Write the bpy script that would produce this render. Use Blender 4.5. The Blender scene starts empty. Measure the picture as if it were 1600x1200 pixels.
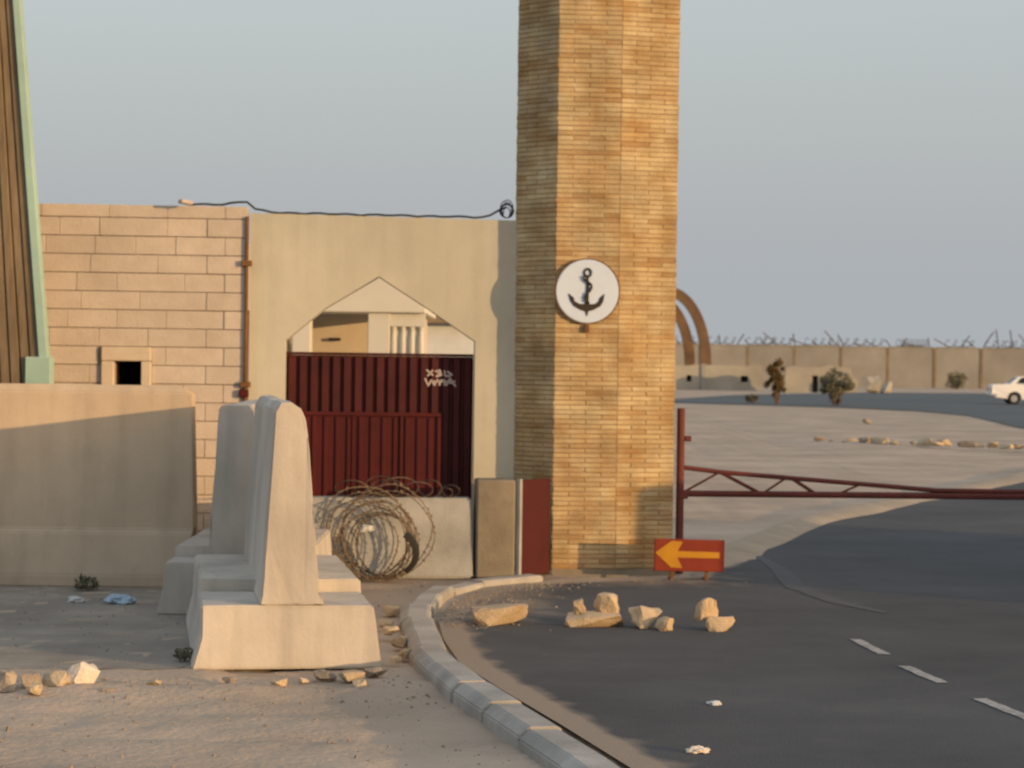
import bpy, bmesh, math, random
from mathutils import Vector, Matrix, noise
R = math.radians
rnd = random.Random(7)
sc = bpy.context.scene
col = sc.collection

# ------------------------------------------------------------------ camera, sky, sun, exposure
cam_d = bpy.data.cameras.new('camera'); cam = bpy.data.objects.new('camera', cam_d); col.objects.link(cam)
cam_d.sensor_width = 36.0; cam_d.lens = 78.75; cam_d.clip_start = 0.1; cam_d.clip_end = 8000
cam.matrix_world = Matrix.Translation((0, 0, 1.9)) @ Matrix.Rotation(R(90 - 0.573), 4, 'X') @ Matrix.Rotation(R(0.8), 4, 'Z')
cam_d.dof.use_dof = True; cam_d.dof.focus_distance = 6.0; cam_d.dof.aperture_fstop = 8.5
sc.camera = cam
SUN_AZ, SUN_EL = 56.0, 6.0      # degrees to the right of straight behind the camera, degrees up
to_sun = Vector((math.sin(R(SUN_AZ)) * math.cos(R(SUN_EL)), -math.cos(R(SUN_AZ)) * math.cos(R(SUN_EL)), math.sin(R(SUN_EL))))
w = bpy.data.worlds.new('World'); sc.world = w; w.use_nodes = True
nt = w.node_tree; bg = nt.nodes['Background']; sky = nt.nodes.new('ShaderNodeTexSky')
sky.sky_type = 'NISHITA'; sky.sun_disc = False; sky.sun_elevation = R(SUN_EL); sky.sun_rotation = R(180 - SUN_AZ)
sky.air_density = 1.3; sky.dust_density = 10.0; sky.ozone_density = 2.0
hz = nt.nodes.new('ShaderNodeMix'); hz.data_type = 'RGBA'; hz.blend_type = 'ADD'; hz.inputs[0].default_value = 1.0      # even dusty veil over the clear sky
hz.inputs[7].default_value = (1.37, 1.46, 1.55, 1); thin = nt.nodes.new('ShaderNodeVectorMath'); thin.operation = 'SCALE'; thin.inputs['Scale'].default_value = 0.8
nt.links.new(sky.outputs[0], thin.inputs[0]); nt.links.new(thin.outputs[0], hz.inputs[6])
nt.links.new(hz.outputs[2], bg.inputs[0]); bg.inputs[1].default_value = 0.15
sun_d = bpy.data.lights.new('sun', 'SUN'); sun_d.energy = 2.0; sun_d.angle = R(0.53); sun_d.color = (1.0, 0.62, 0.28)
sun = bpy.data.objects.new('sun', sun_d); col.objects.link(sun); sun.rotation_euler = to_sun.to_track_quat('Z', 'Y').to_euler()
sc.view_settings.view_transform = 'Standard'; sc.view_settings.look = 'None'; sc.view_settings.gamma = 1.0
sc.view_settings.exposure = 1.0; sc.view_settings.use_curve_mapping = False
sc.render.engine = 'CYCLES'; sc.cycles.max_bounces = 5

# ------------------------------------------------------------------ materials
def mat(name, c1, c2=None, scale=4.0, rough=0.9, bump=0.25, bscale=45.0, vary=0.0, stain=0.25, stain_scale=0.9,
        metallic=0.0, attr=None, hue=None, stretch=(1, 1, 1), spec=0.25, streak=0.0):
    """A weathered surface: two tones mixed by noise, broad stains, fine relief; vary = change from piece to piece."""
    m = bpy.data.materials.new(name); m.use_nodes = True; t = m.node_tree; N = t.nodes.new; L = t.links.new
    b = t.nodes['Principled BSDF']; b.inputs['Roughness'].default_value = rough; b.inputs['Metallic'].default_value = metallic
    b.inputs['Specular IOR Level'].default_value = spec
    c2 = c2 or tuple(x * 0.75 for x in c1)
    g = N('ShaderNodeNewGeometry'); mp = N('ShaderNodeMapping'); mp.inputs['Scale'].default_value = stretch
    L(g.outputs['Position'], mp.inputs['Vector'])
    n1 = N('ShaderNodeTexNoise'); n1.inputs['Scale'].default_value = scale; n1.inputs['Detail'].default_value = 6; n1.inputs['Roughness'].default_value = 0.65
    L(mp.outputs[0], n1.inputs['Vector'])
    mx = N('ShaderNodeMix'); mx.data_type = 'RGBA'; mx.inputs[6].default_value = (*c1, 1); mx.inputs[7].default_value = (*c2, 1)
    r1 = N('ShaderNodeMapRange'); r1.inputs[1].default_value = 0.32; r1.inputs[2].default_value = 0.68
    L(n1.outputs['Fac'], r1.inputs[0]); L(r1.outputs[0], mx.inputs[0])
    out = mx.outputs[2]
    if vary or attr:
        if attr:
            a = N('ShaderNodeAttribute'); a.attribute_name = attr; src = a.outputs['Fac']
        else:
            a = N('ShaderNodeObjectInfo'); src = a.outputs['Random']
        if hue:
            rp = N('ShaderNodeValToRGB'); rp.color_ramp.interpolation = 'LINEAR'
            e = rp.color_ramp.elements
            while len(e) < len(hue): e.new(0.5)
            for k, (p, c) in enumerate(hue): e[k].position = p; e[k].color = (*c, 1)
            L(src, rp.inputs[0])
            m2 = N('ShaderNodeMix'); m2.data_type = 'RGBA'; m2.blend_type = 'MULTIPLY'; m2.inputs[0].default_value = 1
            L(out, m2.inputs[6]); L(rp.outputs[0], m2.inputs[7]); out = m2.outputs[2]
        else:
            r2 = N('ShaderNodeMapRange'); r2.inputs[3].default_value = 1 - vary; r2.inputs[4].default_value = 1 + vary
            L(src, r2.inputs[0])
            m2 = N('ShaderNodeVectorMath'); m2.operation = 'SCALE'; L(out, m2.inputs[0]); L(r2.outputs[0], m2.inputs['Scale']); out = m2.outputs[0]
    n2 = N('ShaderNodeTexNoise'); n2.inputs['Scale'].default_value = stain_scale; n2.inputs['Detail'].default_value = 4
    L(g.outputs['Position'], n2.inputs['Vector'])
    r3 = N('ShaderNodeMapRange'); r3.inputs[1].default_value = 0.35; r3.inputs[2].default_value = 0.65
    r3.inputs[3].default_value = 1 - stain; r3.inputs[4].default_value = 1 + stain * 0.35
    L(n2.outputs['Fac'], r3.inputs[0])
    m3 = N('ShaderNodeVectorMath'); m3.operation = 'SCALE'; L(out, m3.inputs[0]); L(r3.outputs[0], m3.inputs['Scale'])
    last = m3.outputs[0]
    if streak:                                        # rain streaks and splashes running down the face
        ms = N('ShaderNodeMapping'); ms.inputs['Scale'].default_value = (7, 7, 0.7); L(g.outputs['Position'], ms.inputs['Vector'])
        n4 = N('ShaderNodeTexNoise'); n4.inputs['Scale'].default_value = 1.0; n4.inputs['Detail'].default_value = 5; L(ms.outputs[0], n4.inputs['Vector'])
        r4 = N('ShaderNodeMapRange'); r4.inputs[1].default_value = 0.45; r4.inputs[2].default_value = 0.72; r4.inputs[3].default_value = 1.03; r4.inputs[4].default_value = 1 - streak
        L(n4.outputs['Fac'], r4.inputs[0]); m5 = N('ShaderNodeVectorMath'); m5.operation = 'SCALE'; L(last, m5.inputs[0]); L(r4.outputs[0], m5.inputs['Scale']); last = m5.outputs[0]
    L(last, b.inputs['Base Color'])
    if bump:
        n3 = N('ShaderNodeTexNoise'); n3.inputs['Scale'].default_value = bscale; n3.inputs['Detail'].default_value = 5
        L(mp.outputs[0], n3.inputs['Vector'])
        bp = N('ShaderNodeBump'); bp.inputs['Strength'].default_value = bump; bp.inputs['Distance'].default_value = 0.02
        L(n3.outputs['Fac'], bp.inputs['Height']); L(bp.outputs[0], b.inputs['Normal'])
    return m

BRICK_HUES = [(0.0, (0.80, 0.68, 0.58)), (0.08, (0.90, 0.82, 0.74)), (0.25, (0.98, 0.95, 0.92)), (0.7, (1.03, 1.02, 1.0)), (1.0, (1.12, 1.13, 1.10))]
M = dict(
    brick=mat('brick_clay', (0.4939, 0.4141, 0.2628), (0.3799, 0.2484, 0.1128), 3.2, bump=0.3, vary=1, hue=BRICK_HUES, stain=0.24, stain_scale=3.4),
    brick_attr=mat('brick_clay_joined', (0.4939, 0.4141, 0.2628), (0.3799, 0.2484, 0.1128), 3.2, bump=0.3, attr='tone', hue=BRICK_HUES, stain=0.24, stain_scale=3.4),
    mortar=mat('mortar', (0.40, 0.28, 0.155), (0.33, 0.225, 0.12), 14),
    plaster=mat('wall_plaster', (0.4889, 0.4673, 0.3851), (0.4463, 0.4234, 0.3429), 2.5, bump=0.15, bscale=60, stain=0.12, stain_scale=0.8, streak=0.07),
    stone=mat('limestone_block', (0.55, 0.473, 0.4014), (0.4839, 0.4095, 0.3367), 6, bump=0.25, vary=0.06, stain=0.10),
    pale_stone=mat('pale_stone_trim', (0.6, 0.51, 0.4), (0.53, 0.445, 0.34), 6, bump=0.2, stain=0.1),
    joint=mat('stone_joint', (0.49, 0.39, 0.285), (0.44, 0.345, 0.25), 10),
    concrete=mat('cast_concrete', (0.5433, 0.4948, 0.4337), (0.4847, 0.4391, 0.3795), 3.2, bump=0.14, bscale=40, stain=0.16, stain_scale=1.3, streak=0.16),
    concrete_tan=mat('tan_concrete', (0.54, 0.43, 0.31), (0.49, 0.385, 0.275), 3.2, bump=0.14, bscale=40, stain=0.1, stain_scale=1.0, streak=0.10),
    concrete_grey=mat('grey_concrete', (0.3795, 0.3857, 0.3761), (0.2996, 0.3019, 0.2918), 3.5, bump=0.3, bscale=60, stain=0.25, stain_scale=2.0),
    concrete_brown=mat('brown_concrete', (0.2492, 0.2152, 0.1648), (0.1967, 0.1693, 0.1285), 4, bump=0.3, stain=0.2, stain_scale=3),
    kerb=mat('kerb_concrete', (0.425, 0.395, 0.355), (0.335, 0.31, 0.275), 3.5, bump=0.25, vary=0.05, stain=0.2, stain_scale=2.5),
    rust_red=mat('oxide_red_paint', (0.07191, 0.01327, 0.01308), (0.05219, 0.01079, 0.01107), 5, rough=0.7, bump=0.1, stain=0.25, stain_scale=2, vary=0.12),
    red_frame=mat('red_steel_paint', (0.09233, 0.009988, 0.008741), (0.06953, 0.008503, 0.00795), 6, rough=0.6, bump=0.1),
    red_panel=mat('red_panel_paint', (0.07385, 0.01169, 0.00979), (0.05648, 0.008765, 0.008008), 4, rough=0.7, bump=0.1),
    boom=mat('boom_red_paint', (0.16, 0.04, 0.03), (0.10, 0.03, 0.025), 7, rough=0.6, bump=0.1),
    sign_red=mat('sign_red', (0.29, 0.042, 0.018), (0.23, 0.036, 0.018), 5, rough=0.6, bump=0.05),
    sign_yellow=mat('sign_yellow', (0.62, 0.30, 0.02), (0.54, 0.25, 0.02), 7, rough=0.6, bump=0.05),
    rust=mat('brown_rust', (0.23, 0.115, 0.045), (0.15, 0.07, 0.03), 12, rough=0.85, bump=0.2),
    white=mat('white_sign_paint', (0.5618, 0.6675, 0.8164), (0.5315, 0.6183, 0.7484), 8, rough=0.6, bump=0.05, stain=0.08),
    black=mat('black_sign_paint', (0.035, 0.026, 0.02), (0.05, 0.04, 0.03), 8, rough=0.6, bump=0.05),
    letter=mat('white_paint_marks', (0.62, 0.55, 0.52), (0.45, 0.36, 0.33), 40, rough=0.8, bump=0),
    green=mat('pale_green_paint', (0.345, 0.50, 0.43), (0.305, 0.45, 0.385), 5, rough=0.7, bump=0.1, stain=0.1),
    board=mat('brown_boards', (0.2343, 0.1768, 0.1106), (0.1528, 0.1114, 0.06805), 6, rough=0.85, bump=0.3, vary=0.22, stretch=(5, 5, 0.5)),
    cream=mat('cream_plaster', (0.6076, 0.5961, 0.5383), (0.5761, 0.5604, 0.5029), 2, bump=0.1, stain=0.06),
    tan=mat('tan_plaster', (0.5796, 0.5049, 0.3881), (0.5239, 0.4409, 0.3357), 3, bump=0.1, stain=0.1),
    pale_wall=mat('pale_grey_wall', (0.60, 0.62, 0.62), (0.54, 0.56, 0.56), 3, bump=0.1, stain=0.1),
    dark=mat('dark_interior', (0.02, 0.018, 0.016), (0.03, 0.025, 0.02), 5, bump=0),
    wire=mat('weathered_wire', (0.25, 0.19, 0.13), (0.15, 0.115, 0.08), 20, rough=0.6, bump=0, metallic=0.3),
    wire_dark=mat('dark_rusty_wire', (0.10, 0.078, 0.06), (0.065, 0.052, 0.042), 20, rough=0.6, bump=0, metallic=0.3),
    cable=mat('black_cable', (0.03, 0.028, 0.026), (0.045, 0.04, 0.035), 20, rough=0.6, bump=0),
    rock=mat('tan_rock', (0.5405, 0.4255, 0.2875), (0.4485, 0.345, 0.2242), 9, bump=0.5, bscale=60, vary=0.14, stain=0.12, stain_scale=5),
    rock_white=mat('white_rock', (0.78, 0.70, 0.60), (0.68, 0.58, 0.48), 9, bump=0.4, bscale=60),
    rock_grey=mat('grey_stone', (0.36, 0.30, 0.235), (0.28, 0.23, 0.18), 9, bump=0.5, bscale=60, vary=0.2),
    far_wall=mat('far_wall_panel', (0.2699, 0.2613, 0.2404), (0.2415, 0.2313, 0.2102), 0.8, bump=0.1, vary=0.07, stain=0.14, stain_scale=0.25),
    far_post=mat('far_wall_post', (0.22, 0.17, 0.11), (0.18, 0.14, 0.09), 1, bump=0),
    ruin=mat('bleached_ruin', (0.36, 0.335, 0.28), (0.3, 0.28, 0.235), 0.7, bump=0.1, stain=0.2, stain_scale=0.4),
    arch=mat('brown_arch', (0.175, 0.105, 0.058), (0.13, 0.08, 0.047), 0.6, rough=0.8, bump=0.1),
    leaf_dry=mat('dry_leaves', (0.125, 0.085, 0.035), (0.075, 0.06, 0.025), 3, attr='tone', hue=[(0, (0.55, 0.6, 0.5)), (1, (1.4, 1.25, 1.1))], bump=0),
    leaf_grey=mat('grey_green_leaves', (0.165, 0.155, 0.10), (0.12, 0.115, 0.075), 3, attr='tone', hue=[(0, (0.6, 0.65, 0.65)), (1, (1.35, 1.3, 1.25))], bump=0),
    bark=mat('bark', (0.16, 0.10, 0.06), (0.10, 0.065, 0.04), 8),
    car_white=mat('white_car_paint', (0.82, 0.80, 0.76), (0.80, 0.78, 0.74), 3, rough=0.3, bump=0, stain=0.05, spec=0.5),
    glass=mat('dark_car_glass', (0.05, 0.055, 0.06), (0.04, 0.045, 0.05), 3, rough=0.1, bump=0, spec=0.5),
    tyre=mat('tyre_rubber', (0.025, 0.024, 0.023), (0.035, 0.033, 0.03), 10, rough=0.85, bump=0),
    chrome=mat('hubcap', (0.62, 0.60, 0.56), (0.55, 0.53, 0.5), 5, rough=0.35, bump=0, metallic=0.6),
    tail=mat('tail_lamp', (0.30, 0.03, 0.02), (0.25, 0.03, 0.02), 5, rough=0.3, bump=0),
    bag_blue=mat('pale_blue_plastic', (0.38, 0.50, 0.60), (0.32, 0.42, 0.52), 20, rough=0.5, bump=0.1),
    bag_white=mat('white_plastic', (0.62, 0.62, 0.60), (0.52, 0.52, 0.5), 20, rough=0.5, bump=0.1),
    mark=mat('worn_road_paint', (0.50, 0.46, 0.42), (0.20, 0.19, 0.18), 22, rough=0.8, bump=0.1),
)

# ------------------------------------------------------------------ helpers
def finish(name, bm, m, parent=None, loc=(0, 0, 0), rot=(0, 0, 0), smooth=False, me=None):
    if me is None:
        me = bpy.data.meshes.new(name); bmesh.ops.recalc_face_normals(bm, faces=bm.faces[:]); bm.to_mesh(me); bm.free()
        if smooth:
            for p in me.polygons: p.use_smooth = True
        me.materials.append(M[m])
    o = bpy.data.objects.new(name, me); col.objects.link(o); o.parent = parent; o.location = loc; o.rotation_euler = rot
    return o
def tag(o, label, cat, group=None):
    o['label'] = label; o['category'] = cat
    if group: o['group'] = group
    return o
def structure(o):
    o['kind'] = 'structure'; return o
def stuff(o):
    o['kind'] = 'stuff'; return o
def thing(name, label, cat, loc=(0, 0, 0), yaw=0.0, group=None):
    o = bpy.data.objects.new(name, None); col.objects.link(o); o.location = loc; o.rotation_euler = (0, 0, yaw); o.empty_display_size = 0.2
    return tag(o, label, cat, group)
def NB(): return bmesh.new()
def box(bm, x0, x1, y0, y1, z0, z1, bevel=0.0, mtx=None):
    v = [bm.verts.new((x, y, z)) for x in (x0, x1) for y in (y0, y1) for z in (z0, z1)]
    fs = [bm.faces.new([v[i] for i in q]) for q in ((0, 1, 3, 2), (4, 6, 7, 5), (0, 4, 5, 1), (2, 3, 7, 6), (0, 2, 6, 4), (1, 5, 7, 3))]
    if bevel:
        es = {e for f in fs for e in f.edges}
        r = bmesh.ops.bevel(bm, geom=list(es), offset=bevel, segments=1, affect='EDGES')
        v = list({x for f in r['faces'] for x in f.verts} | {x for x in v if x.is_valid})
    if mtx is not None:
        for x in v: x.co = mtx @ x.co
    return v
def prism(bm, pts, axis, a, b, bevel=0.0):
    """Extrude a closed outline: axis 'y' takes (x,z) outlines, axis 'z' takes (x,y) outlines."""
    def P(p, t): return (p[0], t, p[1]) if axis == 'y' else (p[0], p[1], t)
    A = [bm.verts.new(P(p, a)) for p in pts]; B = [bm.verts.new(P(p, b)) for p in pts]; n = len(pts)
    fs = [bm.faces.new(A), bm.faces.new(B[::-1])] + [bm.faces.new([A[i], B[i], B[(i + 1) % n], A[(i + 1) % n]]) for i in range(n)]
    bm.normal_update()
    if bevel:
        es = list({e for f in fs for e in f.edges})
        bmesh.ops.bevel(bm, geom=es, offset=bevel, segments=2, affect='EDGES')
    return fs
def tube(bm, pts, r, n=6, closed=False, r_end=None):
    pts = [Vector(p) for p in pts]; rings = []
    k = len(pts)
    for i, p in enumerate(pts):
        t = (pts[(i + 1) % k] - pts[i - 1]) if closed else (pts[min(i + 1, k - 1)] - pts[max(i - 1, 0)])
        t = t.normalized() if t.length > 1e-9 else Vector((0, 0, 1))
        a = t.cross(Vector((0.13, 0.21, 1)))
        if a.length < 1e-3: a = t.cross(Vector((1, 0, 0)))
        a.normalize(); b = t.cross(a)
        rr = r if r_end is None else r + (r_end - r) * i / max(1, k - 1)
        rings.append([bm.verts.new(p + (a * math.cos(2 * math.pi * j / n) + b * math.sin(2 * math.pi * j / n)) * rr) for j in range(n)])
    for i in range(k if closed else k - 1):
        A, B = rings[i], rings[(i + 1) % k]
        for j in range(n): bm.faces.new([A[j], A[(j + 1) % n], B[(j + 1) % n], B[j]])
    if not closed:
        bm.faces.new(rings[0][::-1]); bm.faces.new(rings[-1])
def rock_bm(w, d, h, seed, n=13, sharp=0.45):
    r = random.Random(seed); bm = NB()
    for _ in range(n):
        p = Vector((r.gauss(0, 1), r.gauss(0, 1), r.gauss(0, 1))).normalized()
        p = Vector([math.copysign(abs(c) ** sharp, c) for c in p]) * r.uniform(0.82, 1.0)
        bm.verts.new((p.x * w / 2, p.y * d / 2, max(-0.02, (p.z * 0.5 + 0.46) * h)))
    g = bmesh.ops.convex_hull(bm, input=bm.verts[:])
    bmesh.ops.delete(bm, geom=[v for v in bm.verts if not v.link_faces], context='VERTS')
    bmesh.ops.triangulate(bm, faces=bm.faces[:])
    bmesh.ops.subdivide_edges(bm, edges=bm.edges[:], cuts=2, smooth=0.08, use_grid_fill=True)
    bmesh.ops.triangulate(bm, faces=bm.faces[:])
    k = min(w, d, h)
    for v in bm.verts:
        q = v.co / k; v.co += Vector((noise.noise(q * 2.2 + Vector((seed, 0, 0))), noise.noise(q * 2.2 + Vector((0, seed, 0))), noise.noise(q * 2.2 + Vector((0, 0, seed))))) * k * 0.10
        v.co += Vector((noise.noise(q * 6 + Vector((seed, 0, 0))), noise.noise(q * 6 + Vector((0, seed, 0))), noise.noise(q * 6 + Vector((0, 0, seed))))) * k * 0.045
    return bm
def smooth01(x): x = max(0.0, min(1.0, x)); return x * x * (3 - 2 * x)

# ------------------------------------------------------------------ setting: ground, roads, kerb
LANE = [(3.2, 3.0), (2.0, 6.5), (1.20, 8.4), (0.72, 9.9), (0.50, 10.8), (0.28, 11.7), (0.02, 12.7), (-0.30, 14.0), (-0.44, 15.2), (-0.52, 16.4),
        (-0.44, 17.6), (-0.25, 18.4), (0.05, 18.95), (0.40, 19.25), (1.0, 19.5), (1.62, 19.9), (1.72, 20.6), (2.04, 21.4), (2.4, 23.1), (3.49, 26.9),
        (5.41, 31.4), (6.9, 34.4), (9.0, 39.4), (14.0, 50.0), (21.0, 63.0), (30.0, 80.0)]
def lane_x(y):
    if y <= LANE[0][1]: return LANE[0][0]
    for (xa, ya), (xb, yb) in zip(LANE, LANE[1:]):
        if y <= yb: return xa + (xb - xa) * (y - ya) / (yb - ya)
    return LANE[-1][0] + (y - LANE[-1][1]) * 0.53
FAR = [(6, 110), (12, 105), (15.4, 101.4), (17.8, 96.5), (18.0, 88), (17.2, 80), (16.2, 71), (17, 64), (24, 70), (40, 86), (75, 110), (75, 176), (45, 172), (26, 163), (14, 140)]
def in_poly(x, y, P):
    c = False
    for (xa, ya), (xb, yb) in zip(P, P[1:] + P[:1]):
        if (ya > y) != (yb > y) and x < (xb - xa) * (y - ya) / (yb - ya) + xa: c = not c
    return c
def ground_z(x, y):
    k = smooth01((y - 3) / 4) * (1 - smooth01((y - 60) / 80)) * (1 - smooth01((abs(x) - 14) / 10))
    z = noise.noise((x * 1.3, y * 1.3, 0)) * 0.022 + noise.noise((x * 4.5, y * 4.5, 5)) * 0.012 + noise.noise((x * 11, y * 11, 9)) * 0.010
    z -= 0.014
    if x < 0.6 and y < 13: z -= 0.016 * math.exp(-((y - 11.35 - 0.06 * x) / 0.10) ** 2) + 0.014 * math.exp(-((y - 12.15 - 0.05 * x) / 0.09) ** 2)   # old wheel ruts
    if x < 0.2:                                      # low ridge of swept debris in front of the concrete barriers
        yr = 12.85 + 0.25 * math.sin(x * 1.3) + (x + 2) * 0.22
        z += 0.055 * math.exp(-((y - yr) / 0.22) ** 2) * smooth01((0.0 - x) / 0.6) * (0.55 + 0.6 * noise.noise((x * 2.2, y, 3)))
        z *= 1 - smooth01((y - 17.5) / 1.0) * 0.6
        if y > 13.1 and x < -1.7: z = 0.0012 + noise.noise((x * 5, y * 5, 5)) * 0.006 + noise.noise((x * 13, y * 13, 7)) * 0.003
    if y < 110 and x > lane_x(y) - 0.02:
        z = -0.03
    elif x > lane_x(y) - 0.3 and 3 < y < 110: z *= 0.5
    if x > 2 and 40 < y < 62 and x < lane_x(y):      # low bank behind the boom
        z += 0.16 * math.exp(-((y - (54.5 - (x - 8) * 0.9)) / 1.4) ** 2) * smooth01((x - 6) / 2.5) * (0.6 + 0.5 * noise.noise((x * 0.8, y * 0.8, 4)))
    if in_poly(x, y, FAR): return 0.0
    return z * max(k, 0.0) if not (40 < y < 62 and x > 2) else z
def axis(fine0, fine1, step, lo, hi):
    a = []; t = fine0
    while t <= fine1 + 1e-6: a.append(t); t += step
    s = step
    while a[-1] < hi: s *= 1.22; a.append(min(hi, a[-1] + s))
    s = step
    while a[0] > lo: s *= 1.22; a.insert(0, max(lo, a[0] - s))
    return a
xs = axis(-5.6, 9.0, 0.075, -4000, 4000); ys = axis(8.0, 22.0, 0.075, -600, 4500)
V = [(x, y, ground_z(x, y)) for y in ys for x in xs]; nx = len(xs)
F = [(j * nx + i, j * nx + i + 1, (j + 1) * nx + i + 1, (j + 1) * nx + i) for j in range(len(ys) - 1) for i in range(nx - 1)]
me = bpy.data.meshes.new('ground'); me.from_pydata(V, [], F)
for p in me.polygons: p.use_smooth = True
me.materials.append(mat('sandy_ground', (0.4761, 0.3749, 0.2852), (0.3937, 0.308, 0.2338), 1.1, rough=1.0, bump=0.6, bscale=22, stain=0.20, stain_scale=0.45))
ground = bpy.data.objects.new('ground', me); col.objects.link(ground); structure(ground)

def road_mat():
    m = mat('asphalt', (0.09217, 0.09339, 0.09617), (0.07254, 0.07454, 0.0786), 1.6, rough=0.92, bump=0.5, bscale=120, stain=0.2, stain_scale=0.45)
    t = m.node_tree; N = t.nodes.new; L = t.links.new; b = t.nodes['Principled BSDF']
    src = b.inputs['Base Color'].links[0].from_socket
    a = N('ShaderNodeAttribute'); a.attribute_name = 'dust'; g = N('ShaderNodeNewGeometry')
    n = N('ShaderNodeTexNoise'); n.inputs['Scale'].default_value = 3.0; n.inputs['Detail'].default_value = 7; L(g.outputs['Position'], n.inputs['Vector'])
    ad = N('ShaderNodeMath'); ad.operation = 'ADD'; L(a.outputs['Fac'], ad.inputs[0]); L(n.outputs['Fac'], ad.inputs[1])
    r = N('ShaderNodeMapRange'); r.inputs[1].default_value = 0.72; r.inputs[2].default_value = 1.2; L(ad.outputs[0], r.inputs[0])
    mx = N('ShaderNodeMix'); mx.data_type = 'RGBA'; L(r.outputs[0], mx.inputs[0]); L(src, mx.inputs[6]); mx.inputs[7].default_value = (0.30, 0.24, 0.185, 1)
    L(mx.outputs[2], b.inputs['Base Color'])
    return m
offs = [0, 0.06, 0.12, 0.2, 0.3, 0.42, 0.56, 0.75, 1.0, 1.4, 2, 3, 4.5, 7, 11, 18]
V, F, D = [], [], []; rows = []; y = 3.0
while y < 80: rows.append(y); y += 0.1 if y < 24 else (0.5 if y < 45 else 2.5)
for y in rows:
    for o_ in offs:
        x = lane_x(y) + o_
        V.append((x, y, 0.006))
        d = 0.95 * (1 - smooth01((o_ - 0.10) / 0.16)) + 0.10 * (1 - smooth01((o_ - 0.2) / 0.8))
        if y > 15.5: d = max(d, 0.5 * smooth01((y - 15.6) / 1.2) * (1 - smooth01((x - 0.05) / 0.7)) * (1 - smooth01((y - 22) / 2)))
        if 18.5 < y < 20.5: d = max(d, 0.42 * smooth01((y - 18.6) / 0.7) * (1 - smooth01((x - 1.5) / 1.2)))
        D.append(d)
n = len(offs)
for j in range(len(rows) - 1):
    for i in range(n - 1): F.append((j * n + i, j * n + i + 1, (j + 1) * n + i + 1, (j + 1) * n + i))
me = bpy.data.meshes.new('road'); me.from_pydata(V, [], F); at_ = me.attributes.new('dust', 'FLOAT', 'POINT'); at_.data.foreach_set('value', D)
me.materials.append(road_mat()); road = bpy.data.objects.new('road', me); col.objects.link(road); structure(road)
bm = NB(); prev = None; y = 21.0
while y < 66:
    x = lane_x(y); wd = 0.28 + 0.12 * noise.noise((x, y * 0.6, 6)) + (y - 21) * 0.006; h = 0.075 + 0.03 * noise.noise((x, y * 0.9, 8)); t = smooth01((y - 21) / 2)
    ring = [bm.verts.new(c) for c in ((x - wd, y, -0.02), (x - 0.04 + 0.05 * noise.noise((x, y * 2, 1)), y, max(0.012, h * t)), (x + wd, y - 0.05, 0.002))]
    if prev:
        for j in range(2): bm.faces.new([prev[j], prev[j + 1], ring[j + 1], ring[j]])
    prev = ring; y += 0.3 if y < 40 else 0.8
M['verge_sand'] = mat('verge_sand', (0.44, 0.345, 0.245), (0.36, 0.28, 0.20), 2.0, rough=1.0, bump=0.4, bscale=25, stain=0.1)
structure(finish('sand_bank', bm, 'verge_sand', smooth=True))
bm = NB(); bm.faces.new([bm.verts.new((x + 0.6 * noise.noise((x, y, 1)), y, 0.02)) for x, y in FAR]); bmesh.ops.triangulate(bm, faces=bm.faces[:])
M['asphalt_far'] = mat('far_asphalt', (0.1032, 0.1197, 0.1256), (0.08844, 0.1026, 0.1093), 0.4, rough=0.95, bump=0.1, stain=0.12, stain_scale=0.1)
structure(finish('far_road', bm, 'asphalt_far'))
# grey ground sheet, coloured darker to deepen the shade between debris ridge and barriers
shade_outline = [(-9, 13.3), (-4.6, 13.35), (-3.4, 13.45), (-2.5, 13.55), (-2.0, 13.62), (-1.9, 14.2), (-1.85, 16.0), (-1.8, 18.3), (-4.0, 18.34), (-9, 18.3)]
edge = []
for (xa, ya), (xb, yb) in zip(shade_outline, shade_outline[1:] + shade_outline[:1]):
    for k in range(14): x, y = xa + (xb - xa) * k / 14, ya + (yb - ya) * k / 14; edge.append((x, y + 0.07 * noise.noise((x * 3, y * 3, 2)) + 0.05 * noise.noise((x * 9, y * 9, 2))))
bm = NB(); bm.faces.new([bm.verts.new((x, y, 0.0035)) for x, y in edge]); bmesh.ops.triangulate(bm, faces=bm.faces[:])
M['shade_grey'] = mat('shade_grey', (0.3398, 0.3007, 0.2541), (0.2633, 0.2343, 0.197), 3.0, rough=0.95, bump=0.5, bscale=70, stain=0.2, stain_scale=1.0)
structure(finish('ground_shade', bm, 'shade_grey'))
# worn lane dashes
for (xa, ya), (xb, yb) in (((2.40, 15.50), (2.48, 14.72)), ((2.50, 14.15), (2.61, 13.42)), ((2.70, 12.8), (2.83, 12.05)), ((2.94, 11.4), (3.07, 10.7))):
    bm = NB(); d = Vector((xb - xa, yb - ya, 0)); nrm = Vector((d.y, -d.x, 0)).normalized() * 0.045
    A, B = Vector((xa, ya, 0.0105)), Vector((xb, yb, 0.0105)); L_, R_ = [], []
    for k in range(9):
        p = A.lerp(B, k / 8); L_.append(bm.verts.new(p - nrm * rnd.uniform(0.75, 1.1))); R_.append(bm.verts.new(p + nrm * rnd.uniform(0.75, 1.1)))
    for k in range(8): bm.faces.new([L_[k], R_[k], R_[k + 1], L_[k + 1]])
    structure(finish('road_marking', bm, 'mark'))

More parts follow.
